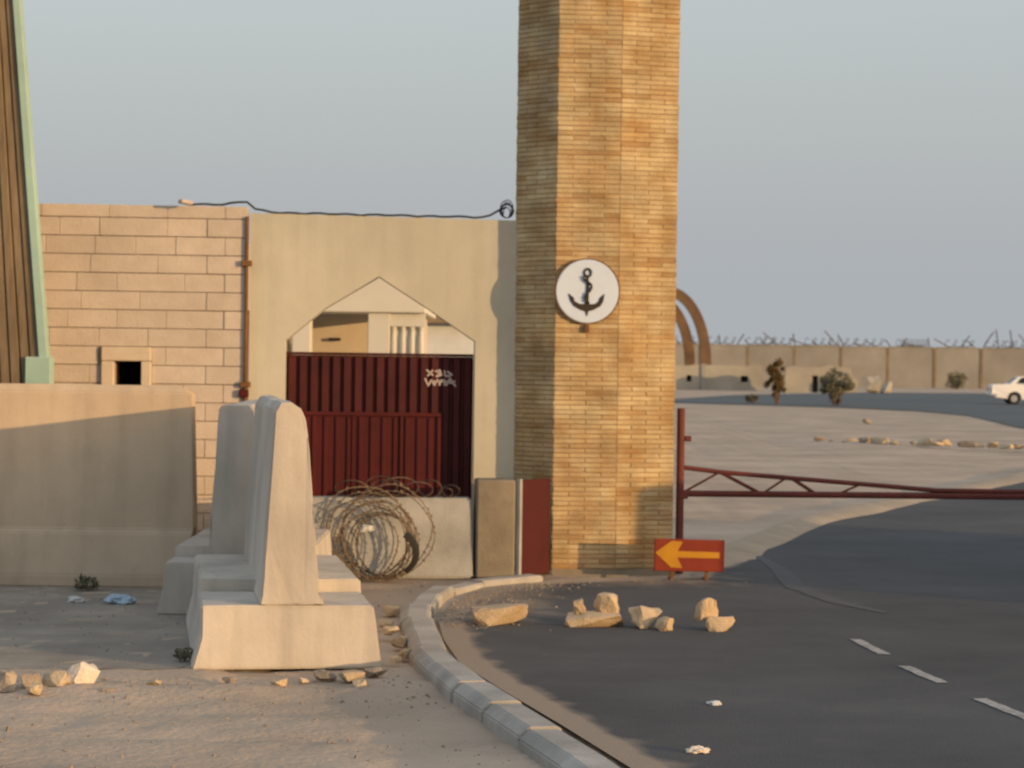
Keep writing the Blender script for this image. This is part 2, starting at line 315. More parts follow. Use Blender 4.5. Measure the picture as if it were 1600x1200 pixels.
# dark tyre marks scuffed across the lane
M['tyre_black'] = mat('tyre_mark', (0.088, 0.087, 0.092), (0.102, 0.101, 0.105), 5.0, rough=0.9, bump=0.4, bscale=120, stain=0.1)
for pts in (((2.46, 22.2), (2.5, 20.7), (2.45, 19.2), (2.62, 18.0), (2.9, 17.2)),):
    bm = NB(); L_, R_ = [], []
    for k in range(25):
        t = k / 24 * (len(pts) - 1); i = min(int(t), len(pts) - 2); p = Vector((*pts[i], 0.0095)).lerp(Vector((*pts[i + 1], 0.0095)), t - i); w_ = 0.10 * math.sin(math.pi * (k + 0.6) / 25.2) ** 0.5
        L_.append(bm.verts.new(p + Vector((-w_ * rnd.uniform(0.85, 1.1), 0, 0)))); R_.append(bm.verts.new(p + Vector((w_ * rnd.uniform(0.85, 1.1), 0, 0))))
    for k in range(24): bm.faces.new([L_[k], R_[k], R_[k + 1], L_[k + 1]])
    structure(finish('road_stain', bm, 'tyre_black'))
# kerb: one stone after another along the curve
KERB = [(1.62, 6.5), (1.0, 7.9), (0.62, 9.2), (0.30, 10.5), (0.09, 11.35), (-0.16, 12.39), (-0.475, 13.92), (-0.60, 15.19), (-0.68, 16.45), (-0.60, 17.75), (-0.43, 18.62), (-0.14, 19.22), (0.22, 19.55)]
kerb = bpy.data.objects.new('kerb', None); col.objects.link(kerb); structure(kerb); kerb.empty_display_size = 0.2
dense = []
for i in range(len(KERB) - 1):
    p0, p1, p2, p3 = [Vector((*KERB[max(0, min(len(KERB) - 1, i + k))], 0)) for k in (-1, 0, 1, 2)]
    for s in range(12):
        t = s / 12; dense.append(0.5 * ((2 * p1) + (p2 - p0) * t + (2 * p0 - 5 * p1 + 4 * p2 - p3) * t * t + (3 * p1 - p0 - 3 * p2 + p3) * t ** 3))
dense.append(Vector((*KERB[-1], 0)))
def walk(dist):
    acc = 0
    for a, b in zip(dense, dense[1:]):
        l = (b - a).length
        if acc + l >= dist: return a.lerp(b, (dist - acc) / l)
        acc += l
    return None
s = 0.0; kr = random.Random(3)
while True:
    p = walk(s); q = walk(s + 0.80)
    if p is None or q is None: break
    c = (p + q) / 2; d = q - p; yaw = math.atan2(d.y, d.x); l = d.length - 0.008
    bm = NB(); h = 0.092 + kr.uniform(-0.006, 0.006) - 0.05 * smooth01((c.y - 17.2) / 1.6)
    prism(bm, [(-0.115, -0.06), (0.11, -0.06), (0.11, h - 0.02), (0.09, h), (-0.06, h), (-0.115, h - 0.05)], 'y', -l / 2, l / 2, 0.008)
    o = finish('kerb_stone', bm, 'kerb', kerb, (c.x + kr.uniform(-0.012, 0.012), c.y, 0), (kr.uniform(-0.02, 0.02), kr.uniform(-0.02, 0.02), yaw - math.pi / 2 + kr.uniform(-0.015, 0.015)))
    s += 0.80

# ------------------------------------------------------------------ walls of the gateway
W0 = (0.02, 20.36, 0); WY = R(3)
gw = thing('gate_wall', 'tan plastered wall with a pointed gate opening, joined to the brick pillar', 'wall', W0, WY)
bm = NB()
cols = [(-2.405, -0.1), (-2.08, -0.1), (-2.08, 2.06), (-1.72, 2.36), (-1.24, 2.655), (-0.80, 2.375), (-0.36, 2.08), (-0.36, -0.1), (0.25, -0.1)]
def topz(x): return 3.208 - 0.011 * (x + 2.4)
for (xa, za), (xb, zb) in zip(cols, cols[1:]):
    if xb - xa > 0.01:                                # front, back and top of one strip of wall
        for y_ in (0, 0.34): bm.faces.new([bm.verts.new(c) for c in ((xa, y_, za), (xb, y_, zb), (xb, y_, topz(xb)), (xa, y_, topz(xa)))])
        bm.faces.new([bm.verts.new(c) for c in ((xa, 0, topz(xa)), (xb, 0, topz(xb)), (xb, 0.34, topz(xb)), (xa, 0.34, topz(xa)))])
    bm.faces.new([bm.verts.new(c) for c in ((xa, 0, za), (xb, 0, zb), (xb, 0.34, zb), (xa, 0.34, za))])
for x_ in (-2.405, 0.25): bm.faces.new([bm.verts.new(c) for c in ((x_, 0, -0.1), (x_, 0.34, -0.1), (x_, 0.34, topz(x_)), (x_, 0, topz(x_)))])
bmesh.ops.remove_doubles(bm, verts=bm.verts[:], dist=1e-4)
finish('wall_body', bm, 'plaster', gw)
# stone block wall
bw = thing('block_wall', 'wall of coursed tan stone blocks with a small loophole window', 'wall', W0, WY)
WX0, WX1, WZ0, WZ1 = -3.60, -3.36, 1.56, 1.855           # loophole
bm = NB()
for x0, x1, z0, z1 in ((-6.6, WX0, -0.1, 3.245), (WX1, -2.44, -0.1, 3.245), (WX0, WX1, -0.1, WZ0), (WX0, WX1, WZ1, 3.245)): box(bm, x0, x1, -0.03, 0.32, z0, z1)
finish('wall_core', bm, 'joint', bw)
FR = (-3.715, -3.27, 1.4895, 1.984)
br = random.Random(11); meshes = {}
zc = 0.0; row = 0; PIT = 0.1655
while zc < 3.2:
    z1 = min(zc + PIT, 3.262); x = -2.425; first = True
    cuts = []
    while x > -6.55:
        l = br.choice((0.36, 0.44, 0.52, 0.6)) if not first else (0.2 if row % 2 else 0.36)
        xa = max(x - l, -6.58); cuts.append((xa, x)); x = xa; first = False
    if z1 > FR[2] and zc < FR[3]:
        new = []
        for a, b in cuts:
            for p, q in ((a, min(b, FR[0])), (max(a, FR[1]), b)):
                if q - p > 0.04: new.append((p, q))
        cuts = new
    for k, (a, b) in enumerate(cuts):
        proud = br.uniform(0.0, 0.007) + (0.006 if k == 0 else 0)
        key = (round(b - a, 3), round(z1 - zc, 3))
        if key not in meshes:
            bm = NB(); hw = (b - a) / 2 - 0.001; box(bm, -hw, hw, -0.012, 0.035, 0.003, z1 - zc - 0.003, 0.004)
            meshes[key] = finish('stone_block', bm, 'stone', bw)
            o = meshes[key]
        else:
            o = meshes[key].copy(); col.objects.link(o)
        o.location = ((a + b) / 2, -0.045 - proud, zc)
    zc += PIT; row += 1
win = bpy.data.objects.new('window', None); col.objects.link(win); win.parent = bw; win.location = (0, -0.05, 0); win.empty_display_size = 0.1
bm = NB(); box(bm, FR[0], WX0, -0.05, 0.03, FR[2], WZ1, 0.008); finish('jamb', bm, 'pale_stone', win)
bm = NB(); box(bm, WX1, FR[1], -0.05, 0.03, FR[2], WZ1, 0.008); finish('jamb', bm, 'pale_stone', win)
bm = NB(); box(bm, FR[0], FR[1], -0.055, 0.03, WZ1 + 0.002, FR[3], 0.008); finish('lintel', bm, 'pale_stone', win)
bm = NB(); box(bm, WX0, WX1, -0.045, 0.03, FR[2], WZ0, 0.006); finish('sill', bm, 'pale_stone', win)
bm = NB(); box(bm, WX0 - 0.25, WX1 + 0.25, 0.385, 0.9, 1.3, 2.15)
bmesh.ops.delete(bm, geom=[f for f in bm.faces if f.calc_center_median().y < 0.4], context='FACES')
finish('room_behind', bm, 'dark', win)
# rusty pipe in the joint
pp = thing('drain_pipe', 'thin rusty brown pipe running down the joint between the stone wall and plastered wall', 'pipe', (W0[0] + math.cos(WY) * -2.422, W0[1] + math.sin(WY) * -2.422 - 0.085, 0), WY)
bm = NB(); tube(bm, [(0, 0, 0), (0, 0, 3.17)], 0.017, 8); finish('pipe', bm, 'rust', pp)
for z in (1.66, 2.75):
    bm = NB(); box(bm, -0.045, 0.045, -0.03, 0.055, z - 0.025, z + 0.025, 0.004); finish('bracket', bm, 'rust', pp)
bm = NB(); box(bm, -0.055, 0.03, -0.035, 0.04, 1.545, 1.615, 0.01); finish('collar', bm, 'red_frame', pp)

# ------------------------------------------------------------------ brick pillar
A_, B_, C_, D_, E_, F_ = (0.015, 20.37), (0.378, 20.0), (0.944, 20.05), (1.468, 20.21), (1.36, 21.25), (0.10, 21.20)
PX, PY = 0.75, 20.6
pil = thing('brick_pillar', 'tall tan brick gateway pillar with the round anchor plaque on it', 'pillar', (PX, PY, 0))
POLY = [Vector((x - PX, y - PY)) for x, y in (A_, B_, C_, D_, E_, F_)]
HP = 7.6; PITCH = 0.043; BH = 0.0365
def inset(P, d):
    out = []; n = len(P)
    for i in range(n):
        p0, p1, p2 = P[i - 1], P[i], P[(i + 1) % n]
        n1 = Vector((-(p1 - p0).y, (p1 - p0).x)).normalized(); n2 = Vector((-(p2 - p1).y, (p2 - p1).x)).normalized()
        b = (n1 + n2).normalized(); out.append(p1 + b * d / max(0.3, b.dot(n1)))
    return out
bm = NB(); prism(bm, [tuple(p) for p in inset(POLY, 0.009)], 'z', -0.1, HP - 0.02); finish('mortar_core', bm, 'mortar', pil)
# base course of cement
bm = NB(); prism(bm, [tuple(p) for p in inset(POLY, -0.03)], 'z', -0.1, 0.05, 0.01); finish('footing', bm, 'concrete_brown', pil)
parts, rest = [], []
pr = random.Random(5)
nc = int((HP - 0.1) / PITCH)
for c in range(nc):
    z = 0.06 + c * PITCH
    for f in range(6):
        p, q = POLY[f], POLY[(f + 1) % 6]; Lf = (q - p).length; d = (q - p) / Lf; nrm = Vector((d.y, -d.x))
        k = max(1, round(Lf / 0.24)); bl = Lf / k; start = -bl / 2 if c % 2 else 0.0
        i = 0
        while True:
            s0 = max(0, start + i * bl); s1 = min(Lf, start + (i + 1) * bl); i += 1
            if s0 >= Lf - 0.01: break
            if s1 - s0 < 0.02: continue
            rec = (p + d * (s0 + s1) / 2, d, nrm, s1 - s0 - 0.004, z, f)
            (parts if f in (0, 1, 2) and len(parts) < 300 else rest).append(rec)
bmesh_cache = {}
def brick_tone(z, f):
    return None
for mid, d, nrm, l, z, f in parts:
    key = round(l, 3)
    if key not in bmesh_cache:
        bm = NB(); box(bm, -l / 2, l / 2, -0.022, 0.024, -BH / 2, BH / 2, 0.004); o = finish('brick', bm, 'brick', pil); bmesh_cache[key] = o
    else:
        o = bmesh_cache[key].copy(); col.objects.link(o)
    pos = mid - nrm * (0.022 + pr.uniform(-0.003, 0.003))
    o.location = (pos.x, pos.y, z + BH / 2 + pr.uniform(-0.0015, 0.0015)); o.rotation_euler = (pr.uniform(-0.01, 0.01), 0, math.atan2(d.y, d.x) + pr.uniform(-0.008, 0.008))
V, F, T = [], [], []
for mid, d, nrm, l, z, f in rest:
    pos = mid - nrm * (0.022 + pr.uniform(-0.003, 0.003)); b0 = len(V); t = pr.random(); z0 = z + pr.uniform(-0.0015, 0.0015)
    for sx in (-1, 1):
        for sy, ins in ((-1, 0), (1, 0)):
            for zz in (z0, z0 + BH):
                q = pos + d * sx * l / 2 + nrm * (0.024 if sy > 0 else -0.022); V.append((q.x, q.y, zz))
    F += [tuple(b0 + k for k in qd) for qd in ((0, 1, 3, 2), (4, 6, 7, 5), (0, 4, 5, 1), (2, 3, 7, 6), (0, 2, 6, 4), (1, 5, 7, 3))]; T += [t] * 6
me = bpy.data.meshes.new('brickwork'); me.from_pydata(V, [], F); at_ = me.attributes.new('tone', 'FLOAT', 'FACE'); at_.data.foreach_set('value', T)
bm = NB(); bm.from_mesh(me); bmesh.ops.recalc_face_normals(bm, faces=bm.faces[:]); bm.to_mesh(me); bm.free()
me.materials.append(M['brick_attr']); o = bpy.data.objects.new('brickwork', me); col.objects.link(o); o.parent = pil; stuff(o)
bm = NB(); prism(bm, [tuple(p) for p in inset(POLY, -0.05)], 'z', HP, HP + 0.12, 0.015); finish('coping', bm, 'concrete', pil)

# ------------------------------------------------------------------ anchor plaque on the pillar's front face
fyaw = math.atan2(C_[1] - B_[1], C_[0] - B_[0])
pq = thing('anchor_plaque', 'round white plaque with a black rope and anchor emblem, fixed high on the brick pillar', 'plaque', (0.658, 20.014, 2.537), fyaw)
bm = NB(); RAD = 0.283
prism(bm, [(RAD * math.cos(a * math.pi / 32), RAD * math.sin(a * math.pi / 32)) for a in range(64)], 'y', -0.034, 0.01, 0.006); finish('disc', bm, 'white', pq)
bm = NB(); k = 64
for (r0, r1) in ((0.285, 0.294),):
    ring = []
    for a in range(k):
        c_, s_ = math.cos(2 * math.pi * a / k), math.sin(2 * math.pi * a / k)
        ring.append([bm.verts.new((r * c_, y_, r * s_)) for r, y_ in ((r0, -0.030), (r1, -0.030), (r1, 0.01), (r0, 0.01))])
    for a in range(k):
        for j in range(4): bm.faces.new([ring[a][j], ring[(a + 1) % k][j], ring[(a + 1) % k][(j + 1) % 4], ring[a][(j + 1) % 4]])
finish('rim', bm, 'rust', pq)
def P2(px, py): return ((px - 668) / 490 * 0.283, (590 - py) / 490 * 0.283)      # emblem drawn on a 980 unit square
def flat(name, outline, y0=-0.042, y1=-0.031, m='black'):
    bm = NB(); prism(bm, [P2(*p) for p in outline], 'y', y0, y1); bmesh.ops.triangulate(bm, faces=bm.faces[:]); return finish(name, bm, m, anchor)
anchor = None
bm = NB(); prism(bm, [P2(*p) for p in ((652, 375), (684, 375), (690, 770), (642, 770))], 'y', -0.044, -0.031); anchor = finish('anchor', bm, 'black', pq)
flat('arms', [(372, 628), (455, 690), (470, 745), (540, 785), (620, 790), (665, 730), (712, 790), (790, 785), (845, 745), (860, 690), (935, 628), (915, 745), (870, 820), (760, 880), (690, 900), (665, 975), (640, 900), (570, 880), (460, 820), (405, 745)])
bm = NB(); tube(bm, [(P2(668 + 52 * math.cos(a * math.pi / 10), 305 + 60 * math.sin(a * math.pi / 10))[0], -0.040, P2(0, 305 + 60 * math.sin(a * math.pi / 10))[1]) for a in range(20)], 0.0095, 6, True); finish('ring', bm, 'black', anchor)
bm = NB(); rope = [(660, 350), (600, 372), (612, 410), (668, 448), (722, 488), (728, 535), (700, 590), (650, 630), (622, 680), (640, 730), (690, 765)]
tube(bm, [(P2(*p)[0], -0.048 - (0.006 if i % 2 else 0), P2(*p)[1]) for i, p in enumerate(rope)], 0.011, 6); finish('rope', bm, 'black', anchor)
bm = NB(); box(bm, -0.022, 0.022, -0.03, 0.01, -0.365, -0.300, 0.004); finish('lug', bm, 'rust', pq)

# ------------------------------------------------------------------ gate in the opening
gt = thing('metal_gate', 'dark oxide red ribbed metal gate with white painted scrawl under the pointed arch', 'gate', W0, WY)
GY = 0.235
bm = NB(); box(bm, -2.075, -0.365, GY + 0.022, GY + 0.034, 0.10, 1.935); finish('sheet', bm, 'rust_red', gt)
nsl = 17; pw = (2.075 - 0.365) / nsl; sl = None
for i in range(nsl):
    if sl is None:
        bm = NB(); prism(bm, [(-0.040, 0.023), (0.040, 0.023), (0.026, -0.012), (-0.026, -0.012)], 'z', 0.12, 1.92); sl = finish('slat', bm, 'rust_red', gt); o = sl
    else: o = sl.copy(); col.objects.link(o)
    o.location = (-2.075 + pw * (i + 0.5), GY, 0)
bm = NB(); box(bm, -2.075, -0.365, GY - 0.018, GY + 0.04, 1.937, 1.962, 0.004); finish('top_rail', bm, 'rust_red', gt)
wk = bpy.data.objects.new('wicket_door', None); col.objects.link(wk); wk.parent = gt; wk.location = (0, GY - 0.034, 0); wk.empty_display_size = 0.1
for x0, x1, z0, z1 in ((-2.0, -0.655, 1.385, 1.42), (-0.69, -0.655, 0.60, 1.383), (-1.03, -1.0, 0.60, 1.383), (-1.47, -1.44, 0.60, 1.383), (-2.0, -1.965, 0.60, 1.383), (-1.963, -0.692, 0.60, 0.635)):
    bm = NB(); box(bm, x0, x1, -0.02, 0.02, z0, z1, 0.003); finish('frame_bar', bm, 'red_frame', wk)
bm = NB()
for x0, x1 in ((-1.963, -1.472), (-1.438, -1.032), (-0.998, -0.692)): box(bm, x0, x1, 0.004, 0.016, 0.637, 1.383)
finish('infill_sheet', bm, 'red_frame', wk)
wk_rib = None
for i in range(12):
    x = -1.92 + i * 0.106
    if min(abs(x - q) for q in (-1.455, -1.015)) < 0.035: continue
    bm = NB(); box(bm, x - 0.018, x + 0.018, -0.012, 0.003, 0.645, 1.375, 0.003); finish('rib', bm, 'red_frame', wk)
# scrawl: two lines of white painted marks
bm = NB(); gy = GY - 0.0145
def stroke(pts, wd=0.016):
    pts = [Vector((-0.806 + u * 0.285, gy, 1.815 - v * 0.155)) for u, v in pts]
    for a, b in zip(pts, pts[1:]):
        d = (b - a).normalized(); nn = Vector((-d.z, 0, d.x)) * wd / 2; a = a - d * wd * 0.3; b = b + d * wd * 0.3
        v = [bm.verts.new(q) for q in (a - nn, a + nn, b + nn, b - nn)] ; w_ = [bm.verts.new(q.co + Vector((0, 0.002, 0))) for q in v]
        bm.faces.new(v); bm.faces.new(w_[::-1])
        for k in range(4): bm.faces.new([v[k], w_[k], w_[(k + 1) % 4], v[(k + 1) % 4]])
for s_ in ([(0.05, 0.02), (0.24, 0.32)], [(0.24, 0.04), (0.08, 0.36)], [(0.33, 0.10), (0.46, 0.02), (0.5, 0.16), (0.4, 0.2), (0.55, 0.3), (0.36, 0.38)], [(0.62, 0.06), (0.64, 0.36), (0.8, 0.36)], [(0.72, 0.1), (0.86, 0.3)],
           [(0.0, 0.52), (0.1, 0.95), (0.2, 0.6), (0.3, 0.92), (0.4, 0.58)], [(0.46, 0.9), (0.5, 0.62), (0.62, 0.6), (0.62, 0.9)], [(0.68, 0.9), (0.8, 0.5), (0.97, 0.95)], [(0.72, 0.76), (0.9, 0.76)], [(0.2, 0.7), (0.95, 0.68)]): stroke(s_)
finish('lettering', bm, 'letter', gt)

# ------------------------------------------------------------------ building seen through the arch
bd = thing('guard_building', 'cream plastered building with a deep fascia and pillar, seen through the pointed arch', 'building', (-2.6, 27, 0))
bm = NB(); box(bm, -3.2, 1.56, -0.45, 3.2, 2.46, 3.25, 0.01); finish('fascia', bm, 'cream', bd)
bm = NB(); box(bm, -3.1, 1.45, 0.9, 3.1, -0.1, 2.458); finish('wall', bm, 'tan', bd)
for x0, x1 in ((0.88, 1.14), (-0.02, 0.20)):
    bm = NB(); box(bm, x0, x1, -0.40, -0.14, -0.1, 2.457, 0.008); finish('column', bm, 'cream', bd)
scn = bpy.data.objects.new('screen', None); col.objects.link(scn); scn.parent = bd; scn.location = (1.14, -0.32, 0); scn.empty_display_size = 0.1
for z0, z1 in ((2.30, 2.457), (-0.1, 1.2)):
    bm = NB(); box(bm, 0.003, 0.42, -0.05, 0.05, z0, z1); finish('beam', bm, 'cream', scn)
bm = NB(); box(bm, 0.003, 0.40, 0.014, 0.08, 1.202, 2.298); finish('back_board', bm, 'cream', scn)
for k in range(4):
    bm = NB(); x = 0.045 + k * 0.108
    pts = []
    for z, r in ((1.202, 0.034), (1.5, 0.03), (1.75, 0.042), (1.9, 0.03), (2.1, 0.036), (2.24, 0.022), (2.298, 0.036)): pts.append((z, r))
    rings = [[bm.verts.new((x + r * math.cos(a * math.pi / 4), r * math.sin(a * math.pi / 4), z)) for a in range(8)] for z, r in pts]
    for A, B in zip(rings, rings[1:]):
        for j in range(8): bm.faces.new([A[j], A[(j + 1) % 8], B[(j + 1) % 8], B[j]])
    finish('baluster', bm, 'cream', scn)
bm = NB(); box(bm, 0.32, 0.46, 0.83, 0.898, 2.13, 2.165); finish('lamp_bracket', bm, 'dark', bd)
sh = thing('pale_shed', 'pale grey shed with a dark eave, glimpsed at the right under the arch', 'shed', (-0.9, 35, 0))
bm = NB(); box(bm, -2.0, 1.6, 0, 3, -0.1, 2.48); finish('wall', bm, 'pale_wall', sh)
bm = NB(); prism(bm, [(-2.2, 2.482), (0.35, 2.482), (0.35, 2.54), (-0.1, 2.70), (-2.2, 2.70)], 'y', -0.25, 3.2); finish('roof', bm, 'far_post', sh)
bm = NB(); box(bm, -0.62, -0.45, -0.03, -0.002, 1.5, 2.02); finish('vent', bm, 'rust', sh)

# ------------------------------------------------------------------ concrete barriers
def t_barrier(label, loc, yaw, L, scale_z=1.0, group=None, step_at=0.85, flat=False):
    t = thing('concrete_barrier', label, 'barrier', loc, yaw, group)
    hw_ = random.Random(int(L * 1000))
    def worn(bm):
        bmesh.ops.subdivide_edges(bm, edges=[e for e in bm.edges if e.calc_length() > 0.25], cuts=9, use_grid_fill=False)
        for v in bm.verts:
            q = v.co * 7 + Vector((L, yaw * 9, 0)); v.co += Vector((noise.noise(q), 0.25 * noise.noise(q + Vector((9, 0, 0))), noise.noise(q + Vector((0, 9, 0))))) * (0.007 if v.co.z > 0.02 else 0.0)
            if v.co.z > 0.3 and hw_.random() < 0.05: v.co += (Vector((0, L / 2, 0.7)) - v.co).normalized() * hw_.uniform(0.006, 0.013)
        return bm
    up = [(-0.172, 0.392), (-0.16, 0.45), (-0.092, 1.575), (-0.06, 1.628), (0.015, 1.632), (0.062, 1.60), (0.095, 1.53), (0.112, 1.42), (0.19, 0.47), (0.225, 0.392)]
    if flat: up = [(-0.215, 0.392), (-0.20, 0.45), (-0.135, 1.55), (-0.115, 1.575), (0.11, 1.58), (0.135, 1.55), (0.20, 0.47), (0.22, 0.392)]
    bm = NB(); prism(bm, [(x, z * scale_z) for x, z in up], 'y', 0.0, L, 0.008); worn(bm); finish('stem', bm, 'concrete', t)
    bm = NB(); prism(bm, [(-0.583, 0.0), (0.583, 0.0), (0.565, 0.10), (0.525, 0.385), (-0.525, 0.39), (-0.53, 0.2)], 'y', 0.003, min(L, step_at), 0.012); worn(bm); finish('foot', bm, 'concrete', t)
    if L > step_at:
        bm = NB(); prism(bm, [(-0.575, 0.0), (0.575, 0.0), (0.555, 0.1), (0.52, 0.465), (-0.515, 0.47), (-0.525, 0.2)], 'y', step_at + 0.004, L - 0.003, 0.012); worn(bm); finish('foot', bm, 'concrete', t)
    return t
t_barrier('tall inverted T concrete barrier standing end on in the foreground, sunlit end facing out', (-1.35, 13.68, 0), R(9.2), 2.66)
t_barrier('shaded flat topped concrete barrier directly behind the sunlit end on one', (-2.015, 16.46, 0), R(0.5), 2.40, 0.985, step_at=0.5, flat=True)
for k in range(3):  # added out of view on the right, casting shade on pillar corner and road
    t_barrier('inverted T concrete barrier added out of view on the right to shade the pillar and road', (7.9, 15.6 + k * 2.72, 0), R(-2 + k), 2.66, 1.0, 'unseen barriers added to shade the pillar and road')
lb = thing('long_barrier', 'long high concrete barrier lying across the left edge, mostly in shade', 'barrier', (-2.62, 18.4, 0), R(1.0))
bm = NB()
ys_ = [(-0.02, 0.0), (-0.02, 0.10), (0.06, 0.44), (0.11, 0.47), (0.17, 1.60), (0.21, 1.66), (0.36, 1.66), (0.40, 1.60), (0.46, 0.47), (0.62, 0.10), (0.62, 0.0)]
A = [bm.verts.new((0.0 - (0.05 if z < 0.3 else 0.0) - (0.16 if z > 1.65 else (0.02 if z > 1.55 else 0)), y, z)) for y, z in ys_]; B = [bm.verts.new((-3.6, y, z)) for y, z in ys_]; n = len(ys_)
bm.faces.new(A); bm.faces.new(B[::-1])
for i in range(n): bm.faces.new([A[i], B[i], B[(i + 1) % n], A[(i + 1) % n]])
bmesh.ops.bevel(bm, geom=[e for e in bm.edges], offset=0.012, segments=2, affect='EDGES')
finish('barrier_body', bm, 'concrete_tan', lb)

jb = thing('low_concrete_block', 'low wide grey concrete block across the foot of the gate, behind the wire coil', 'barrier', (-1.0, 19.42, 0), R(8.2))
bm = NB(); prism(bm, [(-0.95, 0), (0.69, 0), (0.685, 0.70), (-0.95, 0.70)], 'y', 0.0, 0.36, 0.02)
for v in bm.verts:
    if v.co.z > 0.3: v.co.y = 0.06 + (v.co.y - 0.0) * 0.66
finish('block_body', bm, 'concrete_grey', jb)
bb = thing('brown_concrete_block', 'upright brown stained concrete block between the grey block and the red panel', 'block', (-0.12, 19.53, 0), R(5))
bm = NB(); box(bm, -0.175, 0.165, 0.0, 0.36, 0, 0.865, 0.016); finish('block_body', bm, 'concrete_brown', bb)
rp_ = thing('red_panel', 'dark red metal panel leaning between the brown block and the brick pillar', 'panel', (0.075, 19.56, 0), math.atan2(0.40, 0.285))
bm = NB(); box(bm, 0.028, 0.465, -0.012, 0.012, 0.02, 0.865, 0.004); finish('sheet', bm, 'red_panel', rp_)
bm = NB(); box(bm, -0.012, 0.026, -0.02, 0.02, 0.0, 0.875, 0.004); finish('edge_post', bm, 'concrete_grey', rp_)

# ------------------------------------------------------------------ razor wire and scraps by the gate
wr = random.Random(21)
coil = thing('razor_wire_coil', 'loose round coil of rusty razor wire standing against the grey concrete block', 'wire coil', (-1.13, 19.18, 0))
for k in range(14):
    r = wr.uniform(0.25, 0.41); cx, cz = wr.uniform(-0.10, 0.08), r + 0.005 + wr.uniform(0, 0.03)
    tilt, tw = wr.uniform(-0.3, 0.3), wr.uniform(-0.5, 0.5); y0 = wr.uniform(-0.14, 0.10); ph = wr.uniform(0, 6)
    bm = NB(); pts = []
    for a in range(40):
        t = a / 40 * 2 * math.pi; q = r * (1 + 0.05 * math.sin(2 * t + ph) + 0.02 * math.sin(5 * t + ph)); x, z = q * math.cos(t), q * math.sin(t)
        pts.append((cx + x * math.cos(tw), y0 + x * math.sin(tw) * 0.4 + z * tilt * 0.35, cz + z))
    tube(bm, pts, 0.005, 5, True)
    for a in range(0, 40, 1):
        p = Vector(pts[a]); d = Vector((wr.uniform(-1, 1), wr.uniform(-1, 1), wr.uniform(-1, 1))).normalized() * 0.028
        v = [bm.verts.new(p + d), bm.verts.new(p - d), bm.verts.new(p + Vector((0.012, 0.004, 0.012)))]; bm.faces.new(v)
    finish('wire_loop', bm, 'wire', coil)
tang = thing('razor_wire_tangle', 'low tangle of dark razor wire draped along the top of the grey concrete block', 'wire coil', (-0.95, 19.55, 0.70), R(8))
for k in range(9):
    r = wr.uniform(0.05, 0.12); cx = -0.42 + k * 0.11 + wr.uniform(-0.05, 0.05); ph = wr.uniform(0, 6); tw = wr.uniform(-0.9, 0.9)
    bm = NB(); pts = []
    for a in range(28):
        t = a / 28 * 2 * math.pi; x, z = r * 1.5 * math.cos(t), r * 0.75 * math.sin(t)
        pts.append((cx + x * math.cos(tw), x * math.sin(tw) * 0.5 + 0.02 * math.sin(2 * t + ph), r * 0.75 + 0.006 + z))
    tube(bm, pts, 0.006, 5, True); finish('wire_loop', bm, 'wire_dark', tang)
top = thing('wire_knot', 'small knot of wire where the wall top meets the brick pillar', 'wire coil', (-0.07, 20.40, 3.188))
for k in range(6):
    r = wr.uniform(0.04, 0.085); ph = wr.uniform(0, 6); tw = wr.uniform(-1, 1); bm = NB(); pts = []
    for a in range(20):
        t = a / 20 * 2 * math.pi; pts.append((r * math.cos(t) * math.cos(tw) + wr.uniform(-.004, .004), r * math.cos(t) * math.sin(tw) + 0.02, 0.02 + r + r * math.sin(t)))
    tube(bm, pts, 0.005, 5, True); finish('wire_loop', bm, 'cable', top)
bm = NB(); pts = []
for k in range(40):
    t = k / 39; x = -2.95 + t * 2.86; zt = 3.262 if x < -2.42 else 3.198 - 0.012 * (x + 2.4) / 2.4
    z = zt + 0.012 + 0.012 * abs(math.sin(k * 0.9)) + (0.035 * (1 - abs(x + 2.42) / 0.25) if abs(x + 2.42) < 0.25 else 0) + 0.10 * smooth01((t - 0.93) / 0.07)
    pts.append((x, 0.03 + 0.02 * math.sin(k * 0.7), z))
tube(bm, pts, 0.010, 6)
tag(finish('cable', bm, 'cable', None, W0, (0, 0, WY)), 'black cable lying along the top of the gate wall', 'cable')
bm = NB(); box(bm, -0.06, 0.05, 0.0, 0.1, 0, 0.035, 0.008)
tag(finish('stone_chip', bm, 'stone', None, (W0[0] - 2.93, W0[1] - 0.40, 3.263), (0, 0.15, 0.5)), 'single loose chip of stone lying on top of the stone block wall', 'stone')
